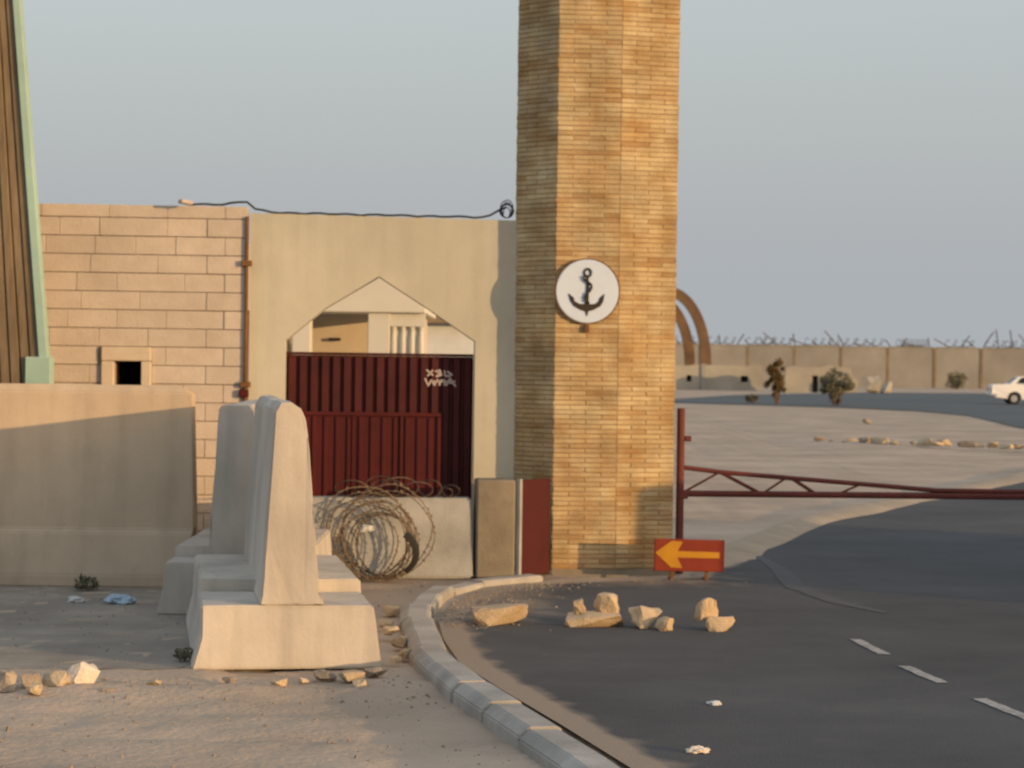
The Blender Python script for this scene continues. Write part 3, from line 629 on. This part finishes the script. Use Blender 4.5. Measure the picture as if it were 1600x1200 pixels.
# black scrap: a piece of split tyre
bm = NB(); rings = []
for k in range(12):
    a = R(-60 + k * 11)
    rings.append([bm.verts.new((r * math.cos(a), y_, 0.16 + r * math.sin(a))) for r, y_ in ((0.16, -0.05), (0.20, -0.03), (0.20, 0.03), (0.16, 0.05), (0.185, 0.0))])
for A, B in zip(rings, rings[1:]):
    for j in range(5): bm.faces.new([A[j], A[(j + 1) % 5], B[(j + 1) % 5], B[j]])
bm.faces.new(rings[0]); bm.faces.new(rings[-1][::-1])
for v in bm.verts: v.co.z -= 0.0
tag(finish('tyre_scrap', bm, 'tyre', None, (-0.96, 19.02, 0.11), (0.1, 0, R(-15))), 'black curved scrap of tyre caught inside the wire coil', 'scrap')
def crumple(name, m, loc, w_, d_, h_, seed, label, cat):
    bm = NB(); bmesh.ops.create_icosphere(bm, subdivisions=3, radius=1)
    for v in bm.verts:
        n_ = noise.noise(v.co * 1.8 + Vector((seed, 0, 0))) * 0.5 + noise.noise(v.co * 4.5 + Vector((0, seed, 0))) * 0.28
        q = v.co * (1 + n_); v.co = (q.x * w_ / 2, q.y * d_ / 2, max(0.0, q.z * h_ / 2 + h_ * 0.35))
    tag(finish(name, bm, m, None, loc), label, cat)
crumple('plastic_bag', 'bag_white', (-1.22, 19.10, 0.43), 0.11, 0.06, 0.07, 2, 'crumpled white plastic bag caught in the upper part of the wire coil', 'litter')
crumple('plastic_bag', 'bag_blue', (-2.98, 17.15, 0.0), 0.22, 0.13, 0.085, 5, 'crumpled blue plastic bag on the shaded ground beside the barrier foot', 'litter')
crumple('plastic_bag', 'bag_white', (-3.32, 17.2, 0.0), 0.13, 0.09, 0.06, 9, 'small crumpled pale bag to the left of the blue bag, below the long barrier', 'litter')
crumple('paper_scrap', 'bag_white', (1.147, 12.45, 0.006), 0.085, 0.07, 0.025, 3, 'small grey paper scrap on the asphalt, farther from the kerb', 'litter')
crumple('paper_scrap', 'rock_white', (0.93, 10.9, 0.006), 0.105, 0.08, 0.035, 4, 'white paper scrap on the asphalt close to the kerb at the bottom edge', 'litter')

# ------------------------------------------------------------------ pale green and brown pylon at the left
py = thing('gate_pylon', 'tall tapering pylon of brown boards edged in pale green, behind the long barrier', 'pylon', (-5.045, 19.0, 0))
HY = 6.2; XB = 1.275; SL = 0.0895
def side_x(z): return XB - SL * z
bm = NB()
for s_ in (-1, 1): pass
V8 = [bm.verts.new((s_ * (side_x(z) - 0.03), y_, z)) for z in (0, HY) for s_, y_ in ((-1, 0.06), (1, 0.06), (1, 0.09), (-1, 0.09))]
for q in ((0, 1, 5, 4), (1, 2, 6, 5), (2, 3, 7, 6), (3, 0, 4, 7), (0, 3, 2, 1), (4, 5, 6, 7)): bm.faces.new([V8[k] for k in q])
finish('core', bm, 'board', py)
def slanted(name, xa0, xa1, xb0, xb1, y0, y1, z0, z1, m):
    bm = NB(); v = [bm.verts.new(c) for c in ((xa0, y0, z0), (xa1, y0, z0), (xa1, y1, z0), (xa0, y1, z0), (xb0, y0, z1), (xb1, y0, z1), (xb1, y1, z1), (xb0, y1, z1))]
    for q in ((0, 1, 5, 4), (1, 2, 6, 5), (2, 3, 7, 6), (3, 0, 4, 7), (0, 3, 2, 1), (4, 5, 6, 7)): bm.faces.new([v[k] for k in q])
    bmesh.ops.bevel(bm, geom=bm.edges[:], offset=0.005, segments=1, affect='EDGES'); return finish(name, bm, m, py)
TW = 0.07
for s_ in (-1, 1):
    a0, a1, b0, b1 = side_x(0.0), side_x(0) - TW - 0.012, side_x(HY), side_x(HY) - TW * 0.8
    lo, hi = sorted((s_ * a0, s_ * a1)); lo2, hi2 = sorted((s_ * b0, s_ * b1))
    slanted('edge_trim', lo, hi, lo2, hi2, -0.03, 0.10, 0.0, HY, 'green')
    e = side_x(1.7); lo, hi = sorted((s_ * (e + 0.012), s_ * (e - 0.20)))
    slanted('base_block', lo, hi, lo, hi, -0.045, 0.12, 0.0, 1.885, 'green')
nb = 24
for i in range(nb):
    a0 = -(side_x(0) - TW) + 2 * (side_x(0) - TW) * i / nb; a1 = a0 + 2 * (side_x(0) - TW) / nb - 0.012
    b0 = -(side_x(HY) - TW * 0.8) + 2 * (side_x(HY) - TW * 0.8) * i / nb; b1 = b0 + 2 * (side_x(HY) - TW * 0.8) / nb - 0.007
    dy = 0.012 * (i % 2) + rnd.uniform(-0.004, 0.004)
    slanted('board', a0, a1, b0, b1, 0.012 - dy, 0.055, 0.02, HY - 0.01, 'board')

# ------------------------------------------------------------------ boom barrier and arrow sign
bo = thing('boom_barrier', 'lowered red lattice boom barrier hinged on a red post beside the brick pillar', 'barrier boom', (1.555, 20.28, 0))
bm = NB(); tube(bm, [(-0.02, 0, 0), (-0.02, 0, 1.50)], 0.036, 10); finish('post', bm, 'boom', bo)
bm = NB(); box(bm, 0.018, 0.075, -0.03, 0.03, 1.20, 1.25, 0.005); finish('hook', bm, 'boom', bo)
bm = NB(); box(bm, -0.02, 0.05, -0.04, 0.04, 0.68, 0.76, 0.006); finish('hinge', bm, 'boom', bo)
bm = NB(); tube(bm, [(0.0, -0.0, 0.728), (3.2, -0.0, 0.742), (6.0, 0.0, 0.742)], 0.030, 8); finish('lower_bar', bm, 'boom', bo)
bm = NB(); tube(bm, [(0.0, 0, 0.965), (0.35, 0, 0.925), (2.12, 0, 0.80), (2.3, 0, 0.786), (6.0, 0, 0.786)], 0.022, 8); finish('upper_bar', bm, 'boom', bo)
for (xa, za), (xb, zb), r in (((0.34, 0.925), (0.70, 0.742), 0.017), ((0.03, 0.75), (0.32, 0.915), 0.011), ((1.0, 0.872), (1.20, 0.745), 0.017), ((0.74, 0.745), (0.93, 0.875), 0.011), ((1.42, 0.745), (1.62, 0.835), 0.011)):
    bm = NB(); tube(bm, [(xa, 0, za), (xb, 0, zb)], r, 6); finish('brace', bm, 'boom', bo)
rest_ = thing('boom_rest', 'short red post with a forked rest that catches the tip of the boom', 'post', (7.35, 20.28, 0))
bm = NB(); tube(bm, [(0, 0, 0), (0, 0, 0.66)], 0.035, 10); finish('post', bm, 'boom', rest_)
bm = NB(); box(bm, -0.03, 0.03, -0.07, 0.07, 0.66, 0.70, 0.004); box(bm, -0.03, 0.03, -0.07, -0.045, 0.702, 0.82, 0.004); box(bm, -0.03, 0.03, 0.045, 0.07, 0.702, 0.82, 0.004); finish('fork', bm, 'boom', rest_)
sg = thing('arrow_sign', 'low red sign board with a yellow arrow pointing left, at the foot of the pillar', 'sign', (1.57, 19.60, 0), R(2))
bm = NB(); box(bm, -0.308, 0.308, -0.012, 0.012, 0.085, 0.365, 0.006); o = finish('board', bm, 'sign_red', sg); o.rotation_euler = (0, R(0.6), 0)
bm = NB(); prism(bm, [(-0.300, 0.245), (-0.16, 0.350), (-0.06, 0.345), (-0.105, 0.262), (0.265, 0.258), (0.265, 0.205), (-0.105, 0.205), (-0.06, 0.115), (-0.16, 0.118)], 'y', -0.0165, -0.0128); bmesh.ops.triangulate(bm, faces=bm.faces[:]); o = finish('arrow', bm, 'sign_yellow', sg); o.rotation_euler = (0, R(0.6), 0)
for x in (-0.145, 0.16):
    bm = NB(); box(bm, x - 0.016, x + 0.016, 0.014, 0.034, 0.0, 0.30, 0.003); finish('leg', bm, 'rust', sg)
    bm = NB(); box(bm, x - 0.014, x + 0.014, 0.035, 0.26, 0.0, 0.014, 0.003); finish('foot_bar', bm, 'rust', sg)

# ------------------------------------------------------------------ rocks
def rock(x, y, w_, d_, h_, seed, label, m='rock', z=0.0, yaw=0.0, rx=0.0, ry=0.0, group=None, name='rock', sharp=0.5):
    tag(finish(name, rock_bm(w_, d_, h_, seed, sharp=sharp), m, None, (x, y, z), (rx, ry, yaw)), label, 'rock' if name == 'rock' else name.replace('_', ' '), group)
G1 = 'rocks set out in a line across the lane'
rock(-0.06, 16.15, 0.47, 0.32, 0.155, 101, 'flat sloping slab of tan rock nearest the curved kerb', yaw=0.1, ry=R(-6), group=G1, sharp=0.4)
rock(0.62, 16.08, 0.46, 0.26, 0.125, 102, 'low wide tan rock under an upright one, second from the kerb', yaw=-0.1, group=G1, sharp=0.4)
rock(0.685, 16.12, 0.21, 0.2, 0.17, 113, 'rounded upright tan rock sitting on the low wide rock', z=0.088, ry=R(12), group=G1)
rock(0.515, 16.10, 0.10, 0.10, 0.125, 104, 'small pointed tan rock beside the rounded one on the wide rock', z=0.088, ry=R(-14), group=G1)
rock(0.985, 16.04, 0.23, 0.22, 0.175, 105, 'blunt tan rock in the middle of the line across the lane', yaw=0.4, group=G1)
rock(1.105, 15.90, 0.15, 0.15, 0.115, 106, 'small tan rock pressed against the blunt middle rock', yaw=0.9, group=G1)
rock(1.51, 15.93, 0.26, 0.19, 0.115, 107, 'low tan rock at the end of the line, carrying another rock', yaw=-0.2, group=G1)
rock(1.425, 15.96, 0.18, 0.17, 0.18, 118, 'upright tan rock balanced on the last low rock', z=0.066, ry=R(-10), group=G1)
rock(-2.47, 12.80, 0.21, 0.17, 0.165, 201, 'white rounded rock in the debris at the lower left', 'rock_white', yaw=0.5, ry=R(20))
rock(-2.57, 12.72, 0.17, 0.15, 0.12, 202, 'brown rock leaning on the white rock', 'rock', ry=R(-15))
rock(-2.70, 12.66, 0.12, 0.12, 0.115, 203, 'grey upright stone left of the brown rock', 'rock_grey')
rock(-2.64, 12.50, 0.12, 0.1, 0.07, 204, 'small tan stone in front of the grey upright stone', 'rock')
rock(-2.83, 12.62, 0.13, 0.15, 0.13, 205, 'grey stone cut by the left edge of the picture', 'rock_grey', yaw=0.3)
ORD = ('first', 'second', 'third', 'fourth', 'fifth', 'sixth', 'seventh', 'eighth', 'ninth', 'last')
G2 = 'small stones strewn before the foreground barrier'
for k, (x, y, s_) in enumerate(sorted(((-2.03, 12.9, 0.09), (-1.62, 13.05, 0.08), (-1.32, 12.95, 0.10), (-1.08, 13.25, 0.12), (-0.92, 13.2, 0.13), (-0.80, 13.38, 0.12), (-0.86, 12.98, 0.09), (-1.2, 13.15, 0.07), (-1.75, 12.72, 0.06), (-2.25, 12.6, 0.07)), key=lambda q: q[0] / q[1])):
    rock(x, y, s_ * 1.3, s_, s_ * 0.6, 300 + k, ORD[k] + ' from the left of the ten small stones strewn before the sunlit barrier foot', 'rock' if k % 3 else 'rock_grey', z=-0.005, yaw=k, group=G2)
G3 = 'stones between the foreground barrier and the kerb'
for k, (x, y, s_) in enumerate(sorted(((-0.66, 14.2, 0.10), (-0.72, 14.75, 0.12), (-0.80, 15.2, 0.13), (-0.86, 15.8, 0.10), (-0.70, 14.0, 0.07), (-0.87, 16.6, 0.12)), key=lambda q: q[1])):
    rock(x, y, s_ * 1.2, s_, s_ * 0.75, 330 + k, (ORD[k] if k < 5 else 'last') + ' stone, counting from the front, of those between the foreground barrier and the kerb', 'rock', yaw=k * 0.7, group=G3)
G4 = 'rubble stones along the low bank behind the boom'
gr = random.Random(44)
for k in range(26):
    t = k / 25; x = 7.6 + t * 6.2 + gr.uniform(-0.12, 0.12); y = 54.6 - (x - 8) * 0.9 + gr.uniform(-0.5, 0.5); s_ = gr.uniform(0.16, 0.42) if 0.15 < t < 0.85 else gr.uniform(0.12, 0.25)
    rock(x, y, s_ * 1.5, s_, s_ * 0.5, 400 + k, 'tan rubble stone on the low bank across the sand behind the boom', 'rock' if k % 4 else 'rock_grey', z=0.05, yaw=k, group=G4)
rock(11.83, 74.5, 0.35, 0.3, 0.2, 450, 'lone dark stone on the open sand short of the far road', 'rock_grey')
rock(1.30, 30.5, 0.1, 0.1, 0.05, 451, 'small stone on the sand just behind the boom', 'rock_grey')
# loose gravel on the near ground
V, F = [], []; gr = random.Random(9)
def pebble(x, y, s_):
    b0 = len(V); z0 = ground_z(x, y); h = s_ * gr.uniform(0.4, 0.8); a0 = gr.uniform(0, 6)
    for k in range(5):
        a = a0 + k * 1.2566; r = s_ * gr.uniform(0.7, 1.1); V.append((x + r * math.cos(a), y + r * math.sin(a), z0 - 0.003))
    for k in range(5):
        a = a0 + k * 1.2566 + 0.3; r = s_ * gr.uniform(0.3, 0.65); V.append((x + r * math.cos(a), y + r * math.sin(a), z0 + h))
    for k in range(5): F.append((b0 + k, b0 + (k + 1) % 5, b0 + 5 + (k + 1) % 5, b0 + 5 + k))
    F.append(tuple(b0 + 5 + k for k in range(5)))
cnt = 0
while cnt < 2000:
    y = 9.5 + 9.5 * gr.random() ** 1.1; x = -4.6 + gr.random() * 5.2
    if x > lane_x(y) - 0.45: continue
    yr = 12.85 + 0.25 * math.sin(x * 1.3) + (x + 2) * 0.22
    if abs(y - yr) > 0.45 and gr.random() > 0.4: continue
    pebble(x, y, 0.004 + 0.014 * gr.random() ** 4); cnt += 1
for k in range(700):
    y = gr.uniform(15.8, 19.6); x = lane_x(y) + abs(gr.gauss(0, 0.3)); 
    b_ = len(V); pebble(x, y, 0.005 + 0.012 * gr.random() ** 2)
    for q in range(b_, len(V)): V[q] = (V[q][0], V[q][1], V[q][2] + 0.036)
me = bpy.data.meshes.new('gravel'); me.from_pydata(V, [], F); me.materials.append(M['rock_grey'])
o = bpy.data.objects.new('gravel', me); col.objects.link(o); stuff(o)

# ------------------------------------------------------------------ far wall, ruins, arch, bushes
FW = thing('perimeter_wall', 'long tan perimeter wall of concrete panels with broken wire on top, in the distance', 'wall', (10.0, 208, 0))
pan = pst = None; nP = 12; SP = 4.34
for k in range(-6, nP):
    if pan is None:
        bm = NB(); box(bm, 0.13, SP - 0.13, -0.08, 0.08, -0.3, 3.68); box(bm, 0.13, SP - 0.13, -0.14, 0.14, 3.682, 3.80, 0.02); pan = finish('wall_panel', bm, 'far_wall', FW)
        bm = NB(); box(bm, -0.127, 0.127, -0.12, 0.16, -0.3, 3.72); pst = finish('wall_post', bm, 'far_post', FW); p_, q_ = pan, pst
    else:
        p_, q_ = pan.copy(), pst.copy(); col.objects.link(p_); col.objects.link(q_)
    p_.location = (k * SP - 1.2, rnd.uniform(-0.03, 0.03), rnd.uniform(-0.03, 0.03)); q_.location = (k * SP - 1.2, 0, 0)
ar = random.Random(31)
for k in range(34):
    x = 4.5 + k * 1.28 + ar.uniform(-0.4, 0.4); L = ar.uniform(0.6, 1.9); a = ar.choice((R(130), R(140), R(150), R(122), R(60), R(100), R(160)))
    bm = NB(); tube(bm, [(x, 0, 3.78), (x + math.cos(a) * L * 0.5, -0.1, 3.78 + math.sin(a) * L * 0.52), (x + math.cos(a) * L, -0.3, 3.78 + math.sin(a) * L * 0.95)], 0.055, 5); finish('wire_arm', bm, 'wire_dark', FW)
for k in range(16):
    x = 5 + k * 2.8 + ar.uniform(-1.5, 1.5); bm = NB(); pts = []
    for j in range(26): pts.append((x + j * 0.11 + 0.35 * math.cos(j * 0.9), 0.35 * math.sin(j * 0.9) * 0.4, 4.15 + 0.33 * math.sin(j * 0.9 + 0.5)))
    tube(bm, pts, 0.034, 4); finish('wire_coil', bm, 'wire_dark', FW)
lw = thing('low_ruin', 'low bleached wall with two dark square openings, just right of the pillar', 'wall', (12.4, 165, 0))
bm = NB(); ops = ((0.45, 0.82), (4.45, 4.98)); xs_ = [-1.5, 0.45, 0.82, 4.45, 4.98, 6.0]
for a, b in zip(xs_, xs_[1:]):
    if (a, b) in ops:
        box(bm, a, b, 0, 0.4, -0.2, 0.62); box(bm, a, b, 0, 0.4, 1.08, 1.80)
    else: box(bm, a, b, 0, 0.4, -0.2, 1.80 + (0.05 if a > 0 else 0))
finish('wall_body', bm, 'ruin', lw)
for a, b in ops:
    bm = NB(); box(bm, a - 0.2, b + 0.2, 0.405, 0.9, 0.4, 1.3); finish('dark_recess', bm, 'dark', lw)
bm = NB(); box(bm, 1.5, 1.85, -0.12, -0.003, -0.2, 1.95, 0.02); finish('buttress', bm, 'far_wall', lw)
rw = thing('broken_ruin', 'broken bleached wall stub behind the two bushes', 'wall', (20.1, 160, 0))
bm = NB(); prism(bm, [(-0.6, -0.2), (1.35, -0.2), (1.35, 1.2), (1.75, 1.2), (1.75, -0.2), (4.6, -0.2), (4.6, 0.9), (4.2, 1.25), (4.1, 1.75), (3.2, 1.85), (2.6, 2.0), (1.9, 1.8), (0.6, 1.78), (0.1, 1.9), (-0.6, 1.7)], 'y', 0, 0.5); bmesh.ops.triangulate(bm, faces=bm.faces[:]); finish('wall_body', bm, 'ruin', rw)
bm = NB(); box(bm, 1.352, 1.748, 0.2, 0.45, -0.2, 1.198); finish('dark_recess', bm, 'dark', rw)
for k, (x, y, s_) in enumerate(((25.3, 158, 1.2), (26.6, 160, 0.9), (27.5, 163, 0.8))):
    rock(x, y, s_ * 1.3, s_, s_ * 1.1, 470 + k, ('largest', 'middle', 'smallest')[k] + ' bleached rubble lump of the three between the round bush and far wall', 'ruin', yaw=k, group='rubble lumps before the far wall', name='rubble_lump')
ag = thing('twin_arch', 'brown twin rib arch half hidden behind the brick pillar', 'arch', (11.9, 172, 0))
def arch_rib(rx, rz, z0, wd, dp, y0, dx):
    bm = NB(); n = 28; rg = []
    for k in range(n + 1):
        a = math.pi * k / n; c, s_ = math.cos(a), math.sin(a)
        rg.append([bm.verts.new((dx + (rx + e) * c, y0 + f, z0 + (rz + e) * s_)) for e, f in ((0, 0), (wd, 0), (wd, dp), (0, dp))])
    for A, B in zip(rg, rg[1:]):
        for j in range(4): bm.faces.new([A[j], A[(j + 1) % 4], B[(j + 1) % 4], B[j]])
    bm.faces.new(rg[0]); bm.faces.new(rg[-1][::-1]); finish('arch_rib', bm, 'arch', ag)
    for s_ in (-1, 1):
        bm = NB(); lo, hi = sorted((dx + s_ * (rx + 0.01), dx + s_ * (rx + wd - 0.01))); box(bm, lo, hi, y0 + 0.02, y0 + dp - 0.02, -0.2, z0 - 0.003); finish('leg', bm, 'arch', ag)
arch_rib(2.60, 5.15, 1.9, 0.78, 0.7, 0, 0.0)
arch_rib(2.60, 4.85, 1.9, 0.78, 0.7, 5.0, -0.85)

def bush(name, label, x, y, w_, h_, m, seed, stems, n=2600, low=0.12, pts_up=False, leaf=0.05):
    t = thing(name, label, 'bush', (x, y, 0)); r = random.Random(seed)
    tips = []
    for k in range(stems):
        a = r.uniform(0, 6.28); q = r.uniform(0.1, 0.5) * w_; bm = NB()
        p = [(0.05 * w_ * math.cos(a), 0.05 * w_ * math.sin(a), -0.05), (q * 0.5 * math.cos(a), q * 0.5 * math.sin(a), h_ * 0.4), (q * math.cos(a), q * math.sin(a), h_ * r.uniform(0.65, 0.95))]
        tube(bm, p, 0.035 if h_ > 1.5 else (0.02 if h_ > 0.3 else 0.004), 5, r_end=0.008 if h_ > 0.3 else 0.002); finish('stem', bm, 'bark', t); tips += [p[1], p[2]]
    V, F, T = [], [], []
    clumps = []
    for k in range(46):
        while True:
            u = Vector((r.uniform(-1, 1), r.uniform(-1, 1), r.uniform(-1, 1)))
            if u.length < 1: break
        prof = 1.0 if not pts_up else 1.0 - 0.35 * max(0, u.z)
        clumps.append((Vector((u.x * w_ * 0.46 * prof, u.y * w_ * 0.46 * prof, h_ * (low + (1 - low) * (u.z * 0.5 + 0.5)))), r.uniform(0.07, 0.17) * w_, r.random()))
    for k in range(n):
        c, rr, tn = r.choice(clumps); d = Vector((r.gauss(0, 1), r.gauss(0, 1), r.gauss(0, 1))).normalized() * rr * r.random() ** 0.4
        p = c + d; p.z = max(0.03, p.z); a = Vector((r.gauss(0, 1), r.gauss(0, 1), r.gauss(0, 1))).normalized(); b = a.orthogonal().normalized(); s_ = leaf * r.uniform(0.6, 1.5)
        i = len(V); V += [tuple(p - a * s_), tuple(p + b * s_ * 0.45), tuple(p + a * s_), tuple(p - b * s_ * 0.45)]; F.append((i, i + 1, i + 2, i + 3)); T.append(min(1, max(0, tn + r.uniform(-0.2, 0.2))))
    me = bpy.data.meshes.new('foliage'); me.from_pydata(V, [], F); q = me.attributes.new('tone', 'FLOAT', 'FACE'); q.data.foreach_set('value', T); me.materials.append(M[m])
    o = bpy.data.objects.new('foliage', me); col.objects.link(o); o.parent = t
bush('tall_bush', 'tall dry brown bush on a bare stem, beside the low ruin', 12.75, 108, 1.15, 2.35, 'leaf_dry', 1, 7, 3000, low=0.16, pts_up=True, leaf=0.06)
bush('round_bush', 'round grey green bush at the near end of the far road', 15.6, 108, 1.75, 1.75, 'leaf_grey', 2, 8, 3000, low=0.0, leaf=0.06)
bush('small_bush', 'small dark bush at the foot of the far perimeter wall', 39.6, 200, 2.1, 1.5, 'leaf_grey', 3, 5, 1200, low=0.05, leaf=0.10)
bush('small_weed', 'small dry weed at the foot of the long barrier', -3.42, 18.05, 0.22, 0.12, 'leaf_grey', 5, 3, 220, low=0.0, leaf=0.018)
bush('small_weed', 'small dry weed by the near left corner of the sunlit barrier', -2.02, 13.95, 0.16, 0.09, 'leaf_grey', 6, 3, 160, low=0.0, leaf=0.016)
bush('tiny_bush', 'tiny dry bush on the sand left of the tall brown bush', 12.0, 112, 0.7, 0.45, 'leaf_dry', 4, 3, 350, low=0.0, leaf=0.05)

# ------------------------------------------------------------------ white car
car = thing('parked_car', 'white saloon car, tail end showing, on the far road at the right edge', 'car', (25.15, 118, 0.02), R(-4))
def arc(cx, cz, r, a0, a1, n=8): return [(cx + r * math.cos(R(a0 + (a1 - a0) * k / n)), cz + r * math.sin(R(a0 + (a1 - a0) * k / n))) for k in range(n + 1)]
side = [(0.02, 0.45), (0.0, 0.62), (0.03, 0.98), (0.10, 1.03), (1.05, 1.06), (2.9, 1.02), (4.1, 0.88), (4.38, 0.78), (4.42, 0.45), (4.3, 0.30), (3.86, 0.28)] + arc(3.5, 0.32, 0.36, -6, 186) + [(3.12, 0.26), (1.55, 0.26)] + arc(1.18, 0.32, 0.36, -10, 190) + [(0.80, 0.30), (0.25, 0.36)]
bm = NB(); prism(bm, side, 'y', -0.84, 0.84, 0.02)
for v in bm.verts:
    if v.co.z > 0.6: v.co.y *= 1 - 0.10 * (v.co.z - 0.6) / 0.46
body = finish('body', bm, 'car_white', car)
bm = NB(); lo = [(0.88, 1.055), (3.05, 1.03)]; hi = [(1.45, 1.47), (2.45, 1.48)]
v = [bm.verts.new((x, s_ * wd, z)) for s_ in (-1, 1) for x, z, wd in ((0.88, 1.045, 0.78), (3.05, 1.02, 0.78), (2.45, 1.46, 0.60), (1.42, 1.46, 0.60))]
for q in ((0, 1, 2, 3), (7, 6, 5, 4), (0, 3, 7, 4), (3, 2, 6, 7), (2, 1, 5, 6)): bm.faces.new([v[k] for k in q])
bmesh.ops.bevel(bm, geom=bm.edges[:], offset=0.03, segments=2, affect='EDGES'); finish('cabin', bm, 'car_white', car)
def pane(name, pts):
    bm = NB(); f = bm.faces.new([bm.verts.new(p) for p in pts]); r = bmesh.ops.solidify(bm, geom=[f], thickness=0.01); finish(name, bm, 'glass', car)
for s_ in (-1, 1):
    def sp(x, z): return (x, s_ * (0.78 - 0.18 * (z - 1.03) / 0.43 + 0.012), z)
    pane('side_window', [sp(1.28, 1.10), sp(1.92, 1.09), sp(1.90, 1.41), sp(1.55, 1.41)]); pane('side_window', [sp(1.98, 1.09), sp(2.82, 1.08), sp(2.42, 1.41), sp(1.96, 1.41)])
pane('rear_window', [(0.96, -0.66, 1.11), (1.34, -0.55, 1.42), (1.34, 0.55, 1.42), (0.96, 0.66, 1.11)])
pane('windscreen', [(2.96, -0.66, 1.11), (2.52, -0.55, 1.43), (2.52, 0.55, 1.43), (2.96, 0.66, 1.11)])
for x in (1.18, 3.5):
    for s_ in (-1, 1):
        wh = bpy.data.objects.new('wheel', None); col.objects.link(wh); wh.parent = car; wh.location = (x, s_ * 0.72, 0.31); wh.empty_display_size = 0.1
        bm = NB(); n = 20; pr_ = [(0.19, -0.09), (0.29, -0.10), (0.31, -0.07), (0.31, 0.07), (0.29, 0.10), (0.19, 0.09)]
        rg = [[bm.verts.new((r * math.cos(2 * math.pi * k / n), y_, r * math.sin(2 * math.pi * k / n))) for r, y_ in pr_] for k in range(n)]
        for k in range(n):
            for j in range(6): bm.faces.new([rg[k][j], rg[(k + 1) % n][j], rg[(k + 1) % n][(j + 1) % 6], rg[k][(j + 1) % 6]])
        finish('tyre', bm, 'tyre', wh)
        bm = NB(); prism(bm, [(0.188 * math.cos(2 * math.pi * k / n), 0.188 * math.sin(2 * math.pi * k / n)) for k in range(n)], 'y', -0.075, 0.075, 0.02); finish('rim', bm, 'chrome', wh)
for s_ in (-1, 1):
    bm = NB(); box(bm, -0.012, 0.06, s_ * 0.62 - 0.13, s_ * 0.62 + 0.13, 0.68, 0.84, 0.01); finish('tail_light', bm, 'tail', car)
bm = NB(); box(bm, -0.09, 0.30, -0.86, 0.86, 0.42, 0.56, 0.03); finish('bumper', bm, 'chrome', car)
bm = NB(); box(bm, 4.30, 4.50, -0.86, 0.86, 0.38, 0.54, 0.03); finish('bumper', bm, 'chrome', car)
for s_ in (-1, 1):
    bm = NB(); box(bm, 4.34, 4.415, s_ * 0.6 - 0.14, s_ * 0.6 + 0.14, 0.60, 0.74, 0.01); finish('headlight', bm, 'chrome', car)
    bm = NB(); box(bm, 1.86, 1.99, s_ * 0.825 - 0.012, s_ * 0.825 + 0.012, 0.82, 0.85, 0.004); finish('handle', bm, 'chrome', car)
